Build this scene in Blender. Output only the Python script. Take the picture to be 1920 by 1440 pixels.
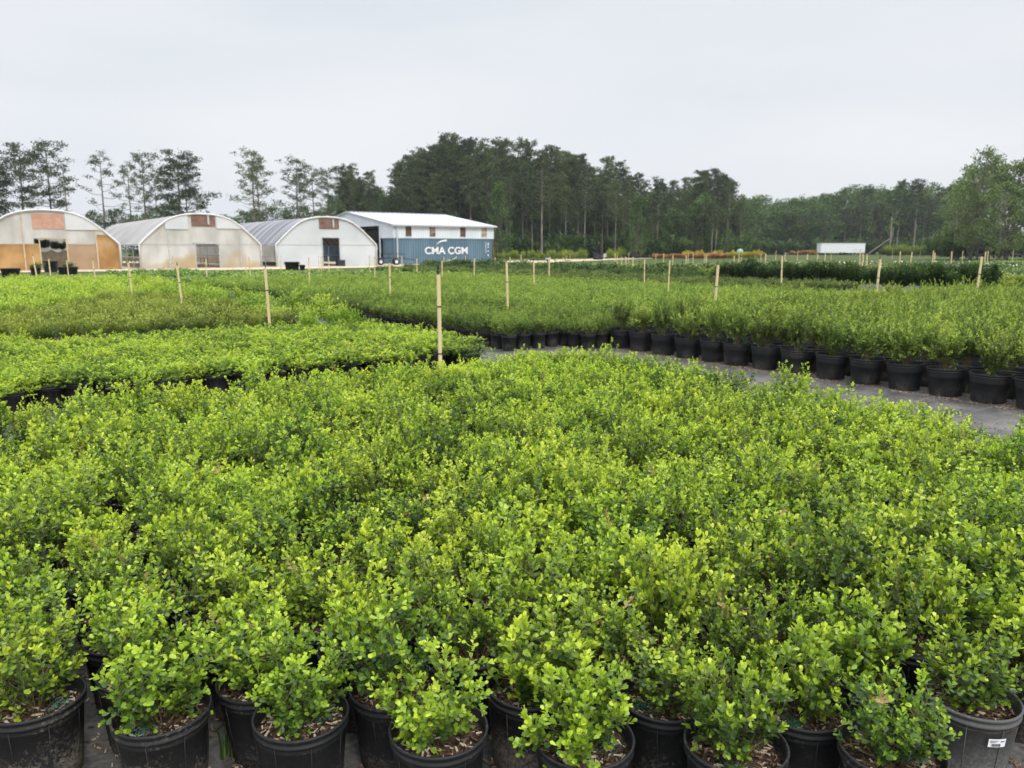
import bpy, math, random
import numpy as np
from mathutils import Vector, Matrix
PI = math.pi
SC = bpy.context.scene
for o in list(bpy.data.objects): bpy.data.objects.remove(o)

# ------------------------------------------------------------------ camera
CAM_H = 1.57; PITCH = math.radians(9.98); F = 1443.0
cd = bpy.data.cameras.new('camera'); cam = bpy.data.objects.new('camera', cd)
SC.collection.objects.link(cam); SC.camera = cam
cam.location = (0, 0, CAM_H); cam.rotation_euler = (PI / 2 - PITCH, 0, 0)
cd.sensor_width = 36; cd.lens = 36 * F / 1920; cd.clip_start = .05; cd.clip_end = 3000
cd.dof.use_dof = True; cd.dof.focus_distance = 2.7; cd.dof.aperture_fstop = 5.6

# ------------------------------------------------------------------ sky
EL = math.radians(44); AZ = math.radians(152)      # azimuth of the sun, from +Y towards +X
W = bpy.data.worlds.new('World'); SC.world = W; W.use_nodes = True
nt = W.node_tree; N = nt.nodes; L = nt.links
bg = N['Background']; bg.inputs['Strength'].default_value = .1
sky = N.new('ShaderNodeTexSky'); sky.sky_type = 'NISHITA'; sky.sun_disc = False
sky.sun_elevation = EL; sky.sun_rotation = AZ; sky.dust_density = 3
tc = N.new('ShaderNodeTexCoord'); sp = N.new('ShaderNodeSeparateXYZ'); L.new(tc.outputs['Generated'], sp.inputs[0])
mp = N.new('ShaderNodeMapping'); mp.inputs['Scale'].default_value = (1.6, 1.6, 7.0); L.new(tc.outputs['Generated'], mp.inputs[0])
nz = N.new('ShaderNodeTexNoise'); nz.inputs['Scale'].default_value = 1.1; nz.inputs['Detail'].default_value = 4
nz.inputs['Roughness'].default_value = .45; L.new(mp.outputs[0], nz.inputs['Vector'])
cr = N.new('ShaderNodeValToRGB'); cr.color_ramp.elements[0].position = .3; cr.color_ramp.elements[1].position = .7
cr.color_ramp.elements[0].color = (7.55, 8.0, 8.65, 1); cr.color_ramp.elements[1].color = (9.0, 9.2, 9.5, 1)
L.new(nz.outputs['Fac'], cr.inputs[0])
br = N.new('ShaderNodeMapRange'); br.interpolation_type = 'SMOOTHSTEP'      # overcast sky: brighter overhead
br.inputs['From Min'].default_value = .30; br.inputs['From Max'].default_value = .85
br.inputs['To Min'].default_value = 1.0; br.inputs['To Max'].default_value = 3.3
L.new(sp.outputs['Z'], br.inputs['Value'])
vm = N.new('ShaderNodeVectorMath'); vm.operation = 'SCALE'; L.new(cr.outputs[0], vm.inputs[0]); L.new(br.outputs[0], vm.inputs['Scale'])
mx = N.new('ShaderNodeMix'); mx.data_type = 'RGBA'; mx.inputs['Factor'].default_value = .95
L.new(sky.outputs[0], mx.inputs[6]); L.new(vm.outputs[0], mx.inputs[7]); L.new(mx.outputs[2], bg.inputs['Color'])
sd = bpy.data.lights.new('sun', 'SUN'); sd.energy = 2.0; sd.angle = math.radians(16); sd.color = (1, .965, .9)
sun = bpy.data.objects.new('sun', sd); SC.collection.objects.link(sun)
sun.rotation_euler = Vector((-math.sin(AZ) * math.cos(EL), -math.cos(AZ) * math.cos(EL), -math.sin(EL))).to_track_quat('-Z', 'Y').to_euler()
SC.view_settings.view_transform = 'Standard'; SC.view_settings.look = 'None'
SC.view_settings.exposure = 0; SC.view_settings.gamma = 1
SC.cycles.use_denoising = True; SC.cycles.max_bounces = 7; SC.cycles.diffuse_bounces = 4
SC.cycles.transparent_max_bounces = 8; SC.cycles.glossy_bounces = 2; SC.cycles.transmission_bounces = 4

# ------------------------------------------------------------------ maths of the place
UX, UY = .81, .585           # the beds and buildings all run along this direction (u) and across it (v)
_n = math.hypot(UX, UY); UX /= _n; UY /= _n
ROT = math.atan2(UY, UX)
def AB(a, b): return (a * UX - b * UY, a * UY + b * UX)
def un(px, py, z=0.0):
    x = (px - 960) / F; yy = (720 - py) / F
    fy = math.cos(PITCH) + yy * math.sin(PITCH); fz = -math.sin(PITCH) + yy * math.cos(PITCH)
    t = (z - CAM_H) / fz
    return x * t, fy * t
def pr(X, Y, z):
    dz = z - CAM_H
    cy = Y * math.cos(PITCH) - dz * math.sin(PITCH); cz = Y * math.sin(PITCH) + dz * math.cos(PITCH)
    if cy < .05: return (-9999, 9999)
    return 960 + F * X / cy, 720 - F * cz / cy
def atx(px, Y): return (px - 960) / F * (Y * math.cos(PITCH)) * 1.0
def xz(px, py, Y):
    """world x and z of a pixel seen at forward distance Y"""
    x = (px - 960) / F; yy = (720 - py) / F
    fy = math.cos(PITCH) + yy * math.sin(PITCH); fz = -math.sin(PITCH) + yy * math.cos(PITCH)
    t = Y / fy
    return x * t, CAM_H + fz * t

ORD = 'zeroth first second third fourth fifth sixth seventh eighth ninth tenth eleventh twelfth thirteenth fourteenth fifteenth sixteenth seventeenth eighteenth nineteenth twentieth'.split()
TENS = {2: 'twenty', 3: 'thirty', 4: 'forty', 5: 'fifty', 6: 'sixty', 7: 'seventy', 8: 'eighty', 9: 'ninety'}
def ordi(n):
    if n <= 20: return ORD[n]
    if n == 100: return 'hundredth'
    if n > 100: return 'hundred and ' + ordi(n - 100)
    t, r = divmod(n, 10)
    return (TENS[t][:-1] + 'ieth') if r == 0 else TENS[t] + '-' + ORD[r]

# ------------------------------------------------------------------ materials
def newmat(name):
    m = bpy.data.materials.new(name); m.use_nodes = True
    return m, m.node_tree.nodes, m.node_tree.links, m.node_tree.nodes['Principled BSDF']
def noisy(name, c1, c2, scale=8, rough=.8, spec=.3, bump=0, detail=5, coord='Object', p0=.35, p1=.65, metal=0, stretch=None):
    m, n, l, b = newmat(name)
    t = n.new('ShaderNodeTexCoord'); x = n.new('ShaderNodeTexNoise'); x.inputs['Scale'].default_value = scale
    x.inputs['Detail'].default_value = detail
    if stretch:
        q = n.new('ShaderNodeMapping'); q.inputs['Scale'].default_value = stretch
        l.new(t.outputs[coord], q.inputs[0]); l.new(q.outputs[0], x.inputs['Vector'])
    else: l.new(t.outputs[coord], x.inputs['Vector'])
    r = n.new('ShaderNodeValToRGB'); r.color_ramp.elements[0].position = p0; r.color_ramp.elements[1].position = p1
    r.color_ramp.elements[0].color = (*c1, 1); r.color_ramp.elements[1].color = (*c2, 1)
    l.new(x.outputs['Fac'], r.inputs[0]); l.new(r.outputs[0], b.inputs['Base Color'])
    b.inputs['Roughness'].default_value = rough; b.inputs['Specular IOR Level'].default_value = spec
    b.inputs['Metallic'].default_value = metal
    if bump:
        bp = n.new('ShaderNodeBump'); bp.inputs['Strength'].default_value = bump; bp.inputs['Distance'].default_value = .02
        l.new(x.outputs['Fac'], bp.inputs['Height']); l.new(bp.outputs[0], b.inputs['Normal'])
    return m
def leafmat(name, stops, trans=.32, rough=.42, spec=.35, var=.22, patch=0.0):
    """leaf colour runs from old to young leaf by the 'age' of each leaf, and differs a little from plant to plant"""
    m, n, l, b = newmat(name)
    at = n.new('ShaderNodeAttribute'); at.attribute_name = 'age'
    r = n.new('ShaderNodeValToRGB')
    e = r.color_ramp.elements; stops = [(p * .9, c) for p, c in stops] + [(.97, stops[-1][1]), (1.0, (.36, .24, .10))]
    while len(e) < len(stops): e.new(.5)
    for k, (p, c) in enumerate(stops): e[k].position = p; e[k].color = (*c, 1)
    oi = n.new('ShaderNodeObjectInfo')
    mr = n.new('ShaderNodeMapRange'); mr.inputs['To Min'].default_value = -var; mr.inputs['To Max'].default_value = var
    l.new(oi.outputs['Random'], mr.inputs['Value'])
    ad = n.new('ShaderNodeMath'); ad.operation = 'ADD'; l.new(at.outputs['Fac'], ad.inputs[0]); l.new(mr.outputs[0], ad.inputs[1])
    last = ad.outputs[0]
    if patch:
        g = n.new('ShaderNodeNewGeometry'); q = n.new('ShaderNodeTexNoise'); q.inputs['Scale'].default_value = .9; q.inputs['Detail'].default_value = 3
        l.new(g.outputs['Position'], q.inputs['Vector'])
        m2 = n.new('ShaderNodeMapRange'); m2.inputs['From Min'].default_value = .3; m2.inputs['From Max'].default_value = .7
        m2.inputs['To Min'].default_value = -patch; m2.inputs['To Max'].default_value = patch; l.new(q.outputs['Fac'], m2.inputs['Value'])
        a2 = n.new('ShaderNodeMath'); a2.operation = 'ADD'; l.new(last, a2.inputs[0]); l.new(m2.outputs[0], a2.inputs[1]); last = a2.outputs[0]
    cl = n.new('ShaderNodeMath'); cl.operation = 'MINIMUM'; cl.inputs[1].default_value = .9; l.new(last, cl.inputs[0])
    sb = n.new('ShaderNodeMath'); sb.operation = 'SUBTRACT'; sb.inputs[1].default_value = 1.0; l.new(at.outputs['Fac'], sb.inputs[0])
    mxm = n.new('ShaderNodeMath'); mxm.operation = 'MAXIMUM'; l.new(cl.outputs[0], mxm.inputs[0]); l.new(sb.outputs[0], mxm.inputs[1]); last = mxm.outputs[0]
    l.new(last, r.inputs[0])
    hs = n.new('ShaderNodeHueSaturation'); l.new(r.outputs[0], hs.inputs['Color'])
    h2 = n.new('ShaderNodeMapRange'); h2.inputs['To Min'].default_value = .487; h2.inputs['To Max'].default_value = .504
    mu = n.new('ShaderNodeMath'); mu.operation = 'MULTIPLY'; mu.inputs[1].default_value = 7.31
    fr = n.new('ShaderNodeMath'); fr.operation = 'FRACT'; l.new(oi.outputs['Random'], mu.inputs[0]); l.new(mu.outputs[0], fr.inputs[0])
    l.new(fr.outputs[0], h2.inputs['Value']); l.new(h2.outputs[0], hs.inputs['Hue'])
    l.new(hs.outputs[0], b.inputs['Base Color'])
    b.inputs['Roughness'].default_value = rough; b.inputs['Specular IOR Level'].default_value = spec
    tr = n.new('ShaderNodeBsdfTranslucent'); l.new(hs.outputs[0], tr.inputs['Color'])
    ms = n.new('ShaderNodeMixShader'); ms.inputs[0].default_value = trans
    l.new(b.outputs[0], ms.inputs[1]); l.new(tr.outputs[0], ms.inputs[2]); l.new(ms.outputs[0], n['Material Output'].inputs[0])
    return m
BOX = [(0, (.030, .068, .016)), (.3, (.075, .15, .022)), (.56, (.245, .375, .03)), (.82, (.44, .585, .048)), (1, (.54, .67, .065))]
M = {}
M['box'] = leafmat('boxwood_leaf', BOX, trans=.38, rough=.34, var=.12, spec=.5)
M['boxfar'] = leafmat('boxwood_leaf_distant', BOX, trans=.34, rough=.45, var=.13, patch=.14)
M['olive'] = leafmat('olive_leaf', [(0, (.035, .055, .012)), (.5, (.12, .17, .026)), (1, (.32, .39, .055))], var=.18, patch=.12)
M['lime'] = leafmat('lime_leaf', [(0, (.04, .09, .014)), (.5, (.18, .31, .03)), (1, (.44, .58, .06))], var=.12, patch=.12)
M['holly'] = leafmat('holly_leaf', [(0, (.028, .05, .014)), (.3, (.075, .125, .02)), (.62, (.18, .28, .036)), (1, (.40, .52, .08))], var=.12, rough=.35)
M['hollyfar'] = leafmat('holly_leaf_distant', [(0, (.03, .05, .014)), (.4, (.10, .165, .028)), (.75, (.25, .36, .045)), (1, (.44, .54, .08))], var=.14, patch=.14)
M['juv'] = leafmat('young_shrub_leaf', [(0, (.03, .055, .012)), (.4, (.085, .16, .022)), (.75, (.20, .31, .04)), (1, (.32, .44, .06))], var=.15, patch=.12)
M['dark'] = leafmat('dark_leaf', [(0, (.012, .026, .009)), (.5, (.032, .062, .018)), (1, (.105, .17, .045))], var=.2, rough=.7, trans=.2, spec=.15)
M['blue'] = leafmat('muted_leaf', [(0, (.025, .045, .014)), (.5, (.075, .11, .032)), (1, (.19, .25, .07))], var=.2, trans=.25, rough=.7, spec=.15)
M['mid'] = leafmat('mid_green_leaf', [(0, (.03, .06, .015)), (.5, (.10, .19, .03)), (1, (.24, .36, .055))], var=.15)
M['yel'] = leafmat('yellow_green_leaf', [(0, (.08, .13, .02)), (.5, (.19, .27, .03)), (1, (.34, .42, .05))], var=.2)
M['pine'] = leafmat('pine_needles', [(0, (.024, .038, .017)), (.5, (.047, .070, .029)), (1, (.10, .132, .05))], var=.32, trans=.12, rough=.7, spec=.15)
M['broad'] = leafmat('broad_tree_leaf', [(0, (.035, .065, .02)), (.5, (.065, .115, .03)), (1, (.11, .175, .045))], var=.25, trans=.2, rough=.6, spec=.2)
M['pale'] = leafmat('pale_tree_leaf', [(0, (.06, .10, .03)), (.5, (.11, .17, .045)), (1, (.18, .25, .07))], var=.2, trans=.25, rough=.6, spec=.2)
M['orange'] = leafmat('orange_leaf', [(0, (.14, .06, .03)), (.5, (.36, .17, .06)), (1, (.5, .29, .10))], var=.3)
M['yellow'] = leafmat('yellow_leaf', [(0, (.22, .20, .03)), (.5, (.45, .38, .05)), (1, (.6, .5, .08))], var=.3)
M['grass'] = leafmat('grass_blade', [(0, (.03, .06, .015)), (.5, (.065, .12, .03)), (1, (.13, .20, .05))], var=.2)
M['petal'] = noisy('white_petal', (.75, .75, .68), (.85, .85, .8), 20)
M['twig'] = noisy('twig_bark', (.13, .10, .045), (.24, .19, .09), 60, .8)
M['bark'] = noisy('pine_bark', (.085, .07, .058), (.17, .145, .12), 3, .9, bump=.3, stretch=(1, 1, .25))
M['palebark'] = noisy('pale_bark', (.13, .115, .098), (.23, .205, .175), 3, .9, bump=.3, stretch=(1, 1, .25))
M['wood'] = noisy('stake_wood', (.56, .44, .24), (.74, .62, .37), 14, .75, .2, stretch=(1, 1, .08), bump=.1)
M['blackplastic'] = noisy('black_fitting', (.012, .012, .013), (.03, .03, .032), 30, .5)
M['sand'] = noisy('sand_track', (.40, .32, .23), (.58, .48, .36), 1.4, .95, .1, bump=.2)
M['lawn'] = noisy('lawn', (.042, .065, .018), (.085, .105, .032), .35, .95, .1, bump=.4, detail=8)

# pot plastic with a dusty splash zone near the foot, scuffs, and a difference from pot to pot
def potmat(name, base, dust, amount, top=.14, rough=.42):
    m, n, l, b = newmat(name)
    t = n.new('ShaderNodeTexCoord'); oi = n.new('ShaderNodeObjectInfo')
    ad = n.new('ShaderNodeVectorMath'); ad.operation = 'ADD'; l.new(t.outputs['Object'], ad.inputs[0])
    sc_ = n.new('ShaderNodeVectorMath'); sc_.operation = 'SCALE'; sc_.inputs[0].default_value = (13, 7, 5); l.new(oi.outputs['Random'], sc_.inputs['Scale'])
    l.new(sc_.outputs[0], ad.inputs[1])
    x = n.new('ShaderNodeTexNoise'); x.inputs['Scale'].default_value = 90; x.inputs['Detail'].default_value = 6; x.inputs['Roughness'].default_value = .75; l.new(ad.outputs[0], x.inputs['Vector'])
    x2 = n.new('ShaderNodeTexNoise'); x2.inputs['Scale'].default_value = 7; x2.inputs['Detail'].default_value = 3; l.new(ad.outputs[0], x2.inputs['Vector'])
    s = n.new('ShaderNodeSeparateXYZ'); l.new(t.outputs['Object'], s.inputs[0])
    mr = n.new('ShaderNodeMapRange'); mr.inputs['From Min'].default_value = 0; mr.inputs['From Max'].default_value = top
    mr.inputs['To Min'].default_value = amount; mr.inputs['To Max'].default_value = -.02; l.new(s.outputs['Z'], mr.inputs['Value'])
    a1 = n.new('ShaderNodeMath'); a1.operation = 'ADD'; l.new(x.outputs['Fac'], a1.inputs[0]); l.new(mr.outputs[0], a1.inputs[1])
    m2 = n.new('ShaderNodeMath'); m2.operation = 'MULTIPLY_ADD'; m2.inputs[1].default_value = .45; m2.inputs[2].default_value = -.22; l.new(x2.outputs['Fac'], m2.inputs[0])
    a2 = n.new('ShaderNodeMath'); a2.operation = 'ADD'; l.new(a1.outputs[0], a2.inputs[0]); l.new(m2.outputs[0], a2.inputs[1])
    r = n.new('ShaderNodeValToRGB'); r.color_ramp.elements[0].position = .56; r.color_ramp.elements[1].position = .80
    r.color_ramp.elements[0].color = (*base, 1); r.color_ramp.elements[1].color = (*dust, 1); l.new(a2.outputs[0], r.inputs[0])
    l.new(r.outputs[0], b.inputs['Base Color'])
    rr = n.new('ShaderNodeMapRange'); rr.inputs['To Min'].default_value = rough; rr.inputs['To Max'].default_value = .85; l.new(a2.outputs[0], rr.inputs['Value'])
    l.new(rr.outputs[0], b.inputs['Roughness'])
    b.inputs['Specular IOR Level'].default_value = .35
    return m
M['pot'] = potmat('black_pot', (.012, .0125, .014), (.13, .115, .095), .14)
M['potdusty'] = potmat('dusty_black_pot', (.014, .014, .015), (.22, .19, .15), .3, .17)
M['potgrey'] = potmat('faded_grey_pot', (.085, .088, .085), (.19, .185, .165), .12, .3, .6)
M['sticker'] = noisy('paper_label', (.75, .76, .78), (.82, .83, .85), 30, .5)
M['ink'] = noisy('label_ink', (.02, .02, .02), (.04, .04, .04), 10, .6)
M['soil'] = noisy('potting_soil', (.018, .011, .008), (.085, .055, .038), 55, .95, .1, bump=.9, detail=8)
M['chipa'] = noisy('pale_bark_chip', (.30, .24, .17), (.50, .43, .33), 40, .9, .1)
M['chipb'] = noisy('brown_bark_chip', (.09, .055, .035), (.20, .13, .085), 40, .9, .1)
M['prill'] = noisy('green_fertiliser', (.008, .09, .055), (.02, .19, .11), 60, .4)

# ------------------------------------------------------------------ mesh helpers
def np_mesh(name, verts, faces, mats, mi=None, age=None, smooth=True):
    """verts (n,3) array; faces = (m,k) array, k = 3 or 4"""
    me = bpy.data.meshes.new(name); verts = np.asarray(verts, dtype=np.float32); faces = np.asarray(faces, dtype=np.int32)
    m, k = faces.shape
    me.vertices.add(len(verts)); me.vertices.foreach_set('co', verts.ravel())
    me.loops.add(m * k); me.loops.foreach_set('vertex_index', faces.ravel())
    me.polygons.add(m); me.polygons.foreach_set('loop_start', np.arange(0, m * k, k, dtype=np.int32))
    me.polygons.foreach_set('loop_total', np.full(m, k, dtype=np.int32))
    if mi is not None: me.polygons.foreach_set('material_index', np.asarray(mi, dtype=np.int32))
    me.polygons.foreach_set('use_smooth', np.full(m, smooth))
    for x in mats: me.materials.append(x)
    if age is not None:
        a = me.attributes.new('age', 'FLOAT', 'FACE'); a.data.foreach_set('value', np.asarray(age, dtype=np.float32))
    me.update(calc_edges=True)
    return me

class MB:
    def __init__(s): s.v = []; s.f = []; s.m = []
    def add(s, vs, fs, mi=0):
        k = len(s.v); s.v += [tuple(p) for p in vs]; s.f += [tuple(i + k for i in f) for f in fs]; s.m += [mi] * len(fs)
    def box(s, x0, x1, y0, y1, z0, z1, mi=0, mat=None):
        vs = [Vector((x, y, z)) for z in (z0, z1) for y in (y0, y1) for x in (x0, x1)]
        if mat: vs = [mat @ p for p in vs]
        s.add(vs, [(0, 2, 3, 1), (4, 5, 7, 6), (0, 1, 5, 4), (2, 6, 7, 3), (0, 4, 6, 2), (1, 3, 7, 5)], mi)
    def tube(s, pts, rs, n=8, mi=0, cap=True):
        pts = [Vector(p) for p in pts]
        if not hasattr(rs, '__len__'): rs = [rs] * len(pts)
        vs = []; fs = []; ref = None
        for i, p in enumerate(pts):
            d = (pts[min(i + 1, len(pts) - 1)] - pts[max(i - 1, 0)]).normalized()
            if ref is None: ref = Vector((0, 0, 1)).cross(d) if abs(d.z) < .9 else Vector((1, 0, 0)).cross(d)
            a = (ref - d * ref.dot(d)).normalized(); b = d.cross(a); ref = a
            for k in range(n):
                t = 2 * PI * k / n; vs.append(p + (a * math.cos(t) + b * math.sin(t)) * rs[i])
        for i in range(len(pts) - 1):
            for k in range(n):
                k2 = (k + 1) % n; fs.append((i * n + k, i * n + k2, (i + 1) * n + k2, (i + 1) * n + k))
        if cap: fs.append(tuple(range(n))[::-1]); fs.append(tuple((len(pts) - 1) * n + k for k in range(n)))
        s.add(vs, fs, mi)
    def lathe(s, prof, n=32, mi=0, c=(0, 0, 0), wob=0):
        vs = []; fs = []
        for (r, z) in prof:
            for k in range(n):
                t = 2 * PI * k / n; q = r * (1 + wob * math.sin(2 * t + 1)); vs.append((c[0] + q * math.cos(t), c[1] + q * math.sin(t), c[2] + z))
        for i in range(len(prof) - 1):
            for k in range(n):
                k2 = (k + 1) % n; fs.append((i * n + k, i * n + k2, (i + 1) * n + k2, (i + 1) * n + k))
        s.add(vs, fs, mi)
    def mesh(s, name, mats, smooth=False):
        me = bpy.data.meshes.new(name); me.from_pydata(s.v, [], s.f)
        for x in (mats if isinstance(mats, list) else [mats]): me.materials.append(x)
        me.polygons.foreach_set('material_index', s.m)
        if smooth: me.polygons.foreach_set('use_smooth', [True] * len(s.f))
        me.update(); return me
    def build(s, name, mats, parent=None, smooth=False): return obj(name, s.mesh(name, mats, smooth), parent)
def obj(name, me, parent=None, loc=None):
    o = bpy.data.objects.new(name, me); SC.collection.objects.link(o)
    if parent: o.parent = parent
    if loc: o.location = loc
    return o
def tag(o, label, cat, group=None, kind=None):
    if label: o['label'] = label
    if cat: o['category'] = cat
    if group: o['group'] = group
    if kind: o['kind'] = kind
    return o
def thing(name, label, cat, loc=(0, 0, 0), rz=0, group=None):
    return tag(obj(name, None, None), label, cat, group) if False else _th(name, label, cat, loc, rz, group)
def _th(name, label, cat, loc, rz=0, group=None):
    o = bpy.data.objects.new(name, None); SC.collection.objects.link(o); o.empty_display_size = .1
    o.location = loc; o.rotation_euler = (0, 0, rz); return tag(o, label, cat, group)

# ------------------------------------------------------------------ leaves
LEAF_V = np.array([[0, 0, 0], [.55, 0, -.03], [1, 0, .02], [.42, .25, .05], [.80, .33, .08], [.42, -.25, .05], [.80, -.33, .08]], dtype=float)
LEAF_F = np.array([[0, 1, 3], [1, 4, 3], [1, 2, 4], [0, 5, 1], [1, 5, 6], [1, 6, 2]])
DIA_V = np.array([[0, 0, 0], [.55, .27, .06], [1, 0, 0], [.55, -.27, .06]], dtype=float)
DIA_F = np.array([[0, 3, 2, 1]])
def place_leaves(P, D, Nn, S, tv=LEAF_V, tf=LEAF_F):
    """P base points, D directions, Nn normals, S lengths"""
    P, D, Nn, S = map(np.asarray, (P, D, Nn, S))
    D = D / np.linalg.norm(D, axis=1, keepdims=True)
    Nn = Nn - D * (Nn * D).sum(1, keepdims=True); Nn = Nn / (np.linalg.norm(Nn, axis=1, keepdims=True) + 1e-9)
    B = np.cross(Nn, D)
    V = P[:, None, :] + S[:, None, None] * (tv[None, :, 0:1] * D[:, None, :] + tv[None, :, 1:2] * B[:, None, :] + tv[None, :, 2:3] * Nn[:, None, :])
    n = len(P); k = len(tv)
    Fc = (tf[None] + (np.arange(n) * k)[:, None, None]).reshape(-1, tf.shape[1])
    return V.reshape(-1, 3), Fc, len(tf)
def unit(v): return v / (np.linalg.norm(v) + 1e-9)

def shrub_skeleton(rng, H, R, nst=12, nch=8, ngc=2, vee=.7, twig=.085, base=.0):
    tw = []
    def bez(p0, p1, p2, k): t = np.linspace(0, 1, k)[:, None]; return (1 - t) ** 2 * p0 + 2 * t * (1 - t) * p1 + t * t * p2
    for k in range(nst):
        az = 2 * PI * k / nst + rng.uniform(-.4, .4); s = math.sqrt(rng.uniform(.02, 1.0))
        end = np.array([R * s * .78 * math.cos(az), R * s * .78 * math.sin(az), H * rng.uniform(.66, .98) * (1 - .38 * s * s)])
        ctl = end * np.array([vee, vee, .38]); p0 = np.array([.012 * math.cos(az), .012 * math.sin(az), 0])
        st = bez(p0, ctl, end, 8); tw.append((st, .0028, 0, rng.uniform(.2, 1)))
        for c in range(nch):
            t = base + (1 - base) * (.16 + .84 * (c + rng.uniform(0, 1)) / nch); f = t * 7; i = min(int(f), 6); p = st[i] * (1 - f + i) + st[i + 1] * (f - i)
            ax = unit(st[i + 1] - st[i]); out = np.array([p[0], p[1], 0]) / (R + 1e-6)
            d = unit(ax * .55 + out * .45 + rng.normal(0, .55, 3) + np.array([0, 0, .28]))
            ln = twig * rng.uniform(.55, 1.35) * (H / .32) ** .5
            q = bez(p, p + d * ln * .5, p + d * ln + np.array([0, 0, ln * .22]), 4); fr = rng.uniform(0, 1)
            tw.append((q, .0016, 1, fr))
            for g in range(ngc):
                t2 = rng.uniform(.25, .85); p2 = q[0] * (1 - t2) + q[-1] * t2
                d2 = unit(d * .5 + rng.normal(0, .6, 3) + np.array([0, 0, .3])); l2 = ln * rng.uniform(.35, .7)
                tw.append((np.array([p2, p2 + d2 * l2 * .5, p2 + d2 * l2 + np.array([0, 0, l2 * .15])]), .0011, 2, np.clip(fr + rng.uniform(-.25, .25), 0, 1)))
    return tw
def shrub_leaves(rng, tw, H, size=.021, inter=.0125, keep=1.0, fresh=.5, tv=LEAF_V, tf=LEAF_F, bare=.25, brown=0):
    P = []; D = []; NN = []; S = []; A = []
    up = np.array([0, 0, 1.0])
    for (pts, r, order, fr) in tw:
        seg = np.linalg.norm(np.diff(pts, axis=0), axis=1); ln = seg.sum(); cum = np.concatenate([[0], np.cumsum(seg)])
        dead = rng.random() < brown
        n = max(2, int(ln / inter)); t0 = bare if order == 0 else .12
        ph = rng.uniform(0, PI)
        for i in range(n):
            t = t0 + (1 - t0) * (i + 1) / n
            s = t * ln; k = min(np.searchsorted(cum, s, side='right') - 1, len(seg) - 1)
            p = pts[k] + (pts[k + 1] - pts[k]) * ((s - cum[k]) / seg[k]); ax = unit(pts[k + 1] - pts[k])
            ref = unit(np.cross(ax, up) + 1e-3); r2 = np.cross(ax, ref); ph += PI / 2 + rng.uniform(-.3, .3)
            last = i >= n - 2
            ang = rng.uniform(.85, 1.2) if not last else rng.uniform(.35, .7)
            for sg in (1, -1):
                if rng.random() > keep and not last: continue
                pe = (ref * math.cos(ph) + r2 * math.sin(ph)) * sg
                d = ax * math.cos(ang) + pe * math.sin(ang) + rng.normal(0, .13, 3); nn = ax * math.sin(ang) - pe * math.cos(ang) + rng.normal(0, .22, 3) + up * .25
                P.append(p); D.append(d); NN.append(nn)
                S.append(size * rng.uniform(.72, 1.15) * (.8 if i == n - 1 else 1))
                hz = p[2] / H
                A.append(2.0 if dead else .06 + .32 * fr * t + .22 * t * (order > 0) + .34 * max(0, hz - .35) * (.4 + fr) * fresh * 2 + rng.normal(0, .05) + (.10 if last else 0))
    V, Fc, per = place_leaves(P, D, NN, S, tv, tf)
    return V, Fc, np.repeat(np.where(np.array(A) > 1.5, 2, np.clip(A, 0, 1)), per)
def twig_mesh(name, tw, mat):
    mb = MB()
    for (pts, r, order, fr) in tw:
        if order == 2: continue
        k = len(pts); mb.tube([tuple(p) for p in pts], [r * (1 - .6 * i / (k - 1)) for i in range(k)], 3, cap=False)
    return mb.mesh(name, mat, True)
def make_shrub(seed, H, R, mat, name='foliage', **kw):
    rng = np.random.default_rng(seed)
    sk = {k: kw.pop(k) for k in ('nst', 'nch', 'ngc', 'vee', 'twig', 'base') if k in kw}
    tw = shrub_skeleton(rng, H, R, **sk)
    V, Fc, A = shrub_leaves(rng, tw, H, **kw)
    return np_mesh(name, V, Fc, [mat], age=A), twig_mesh('stems', tw, M['twig'])

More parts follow.
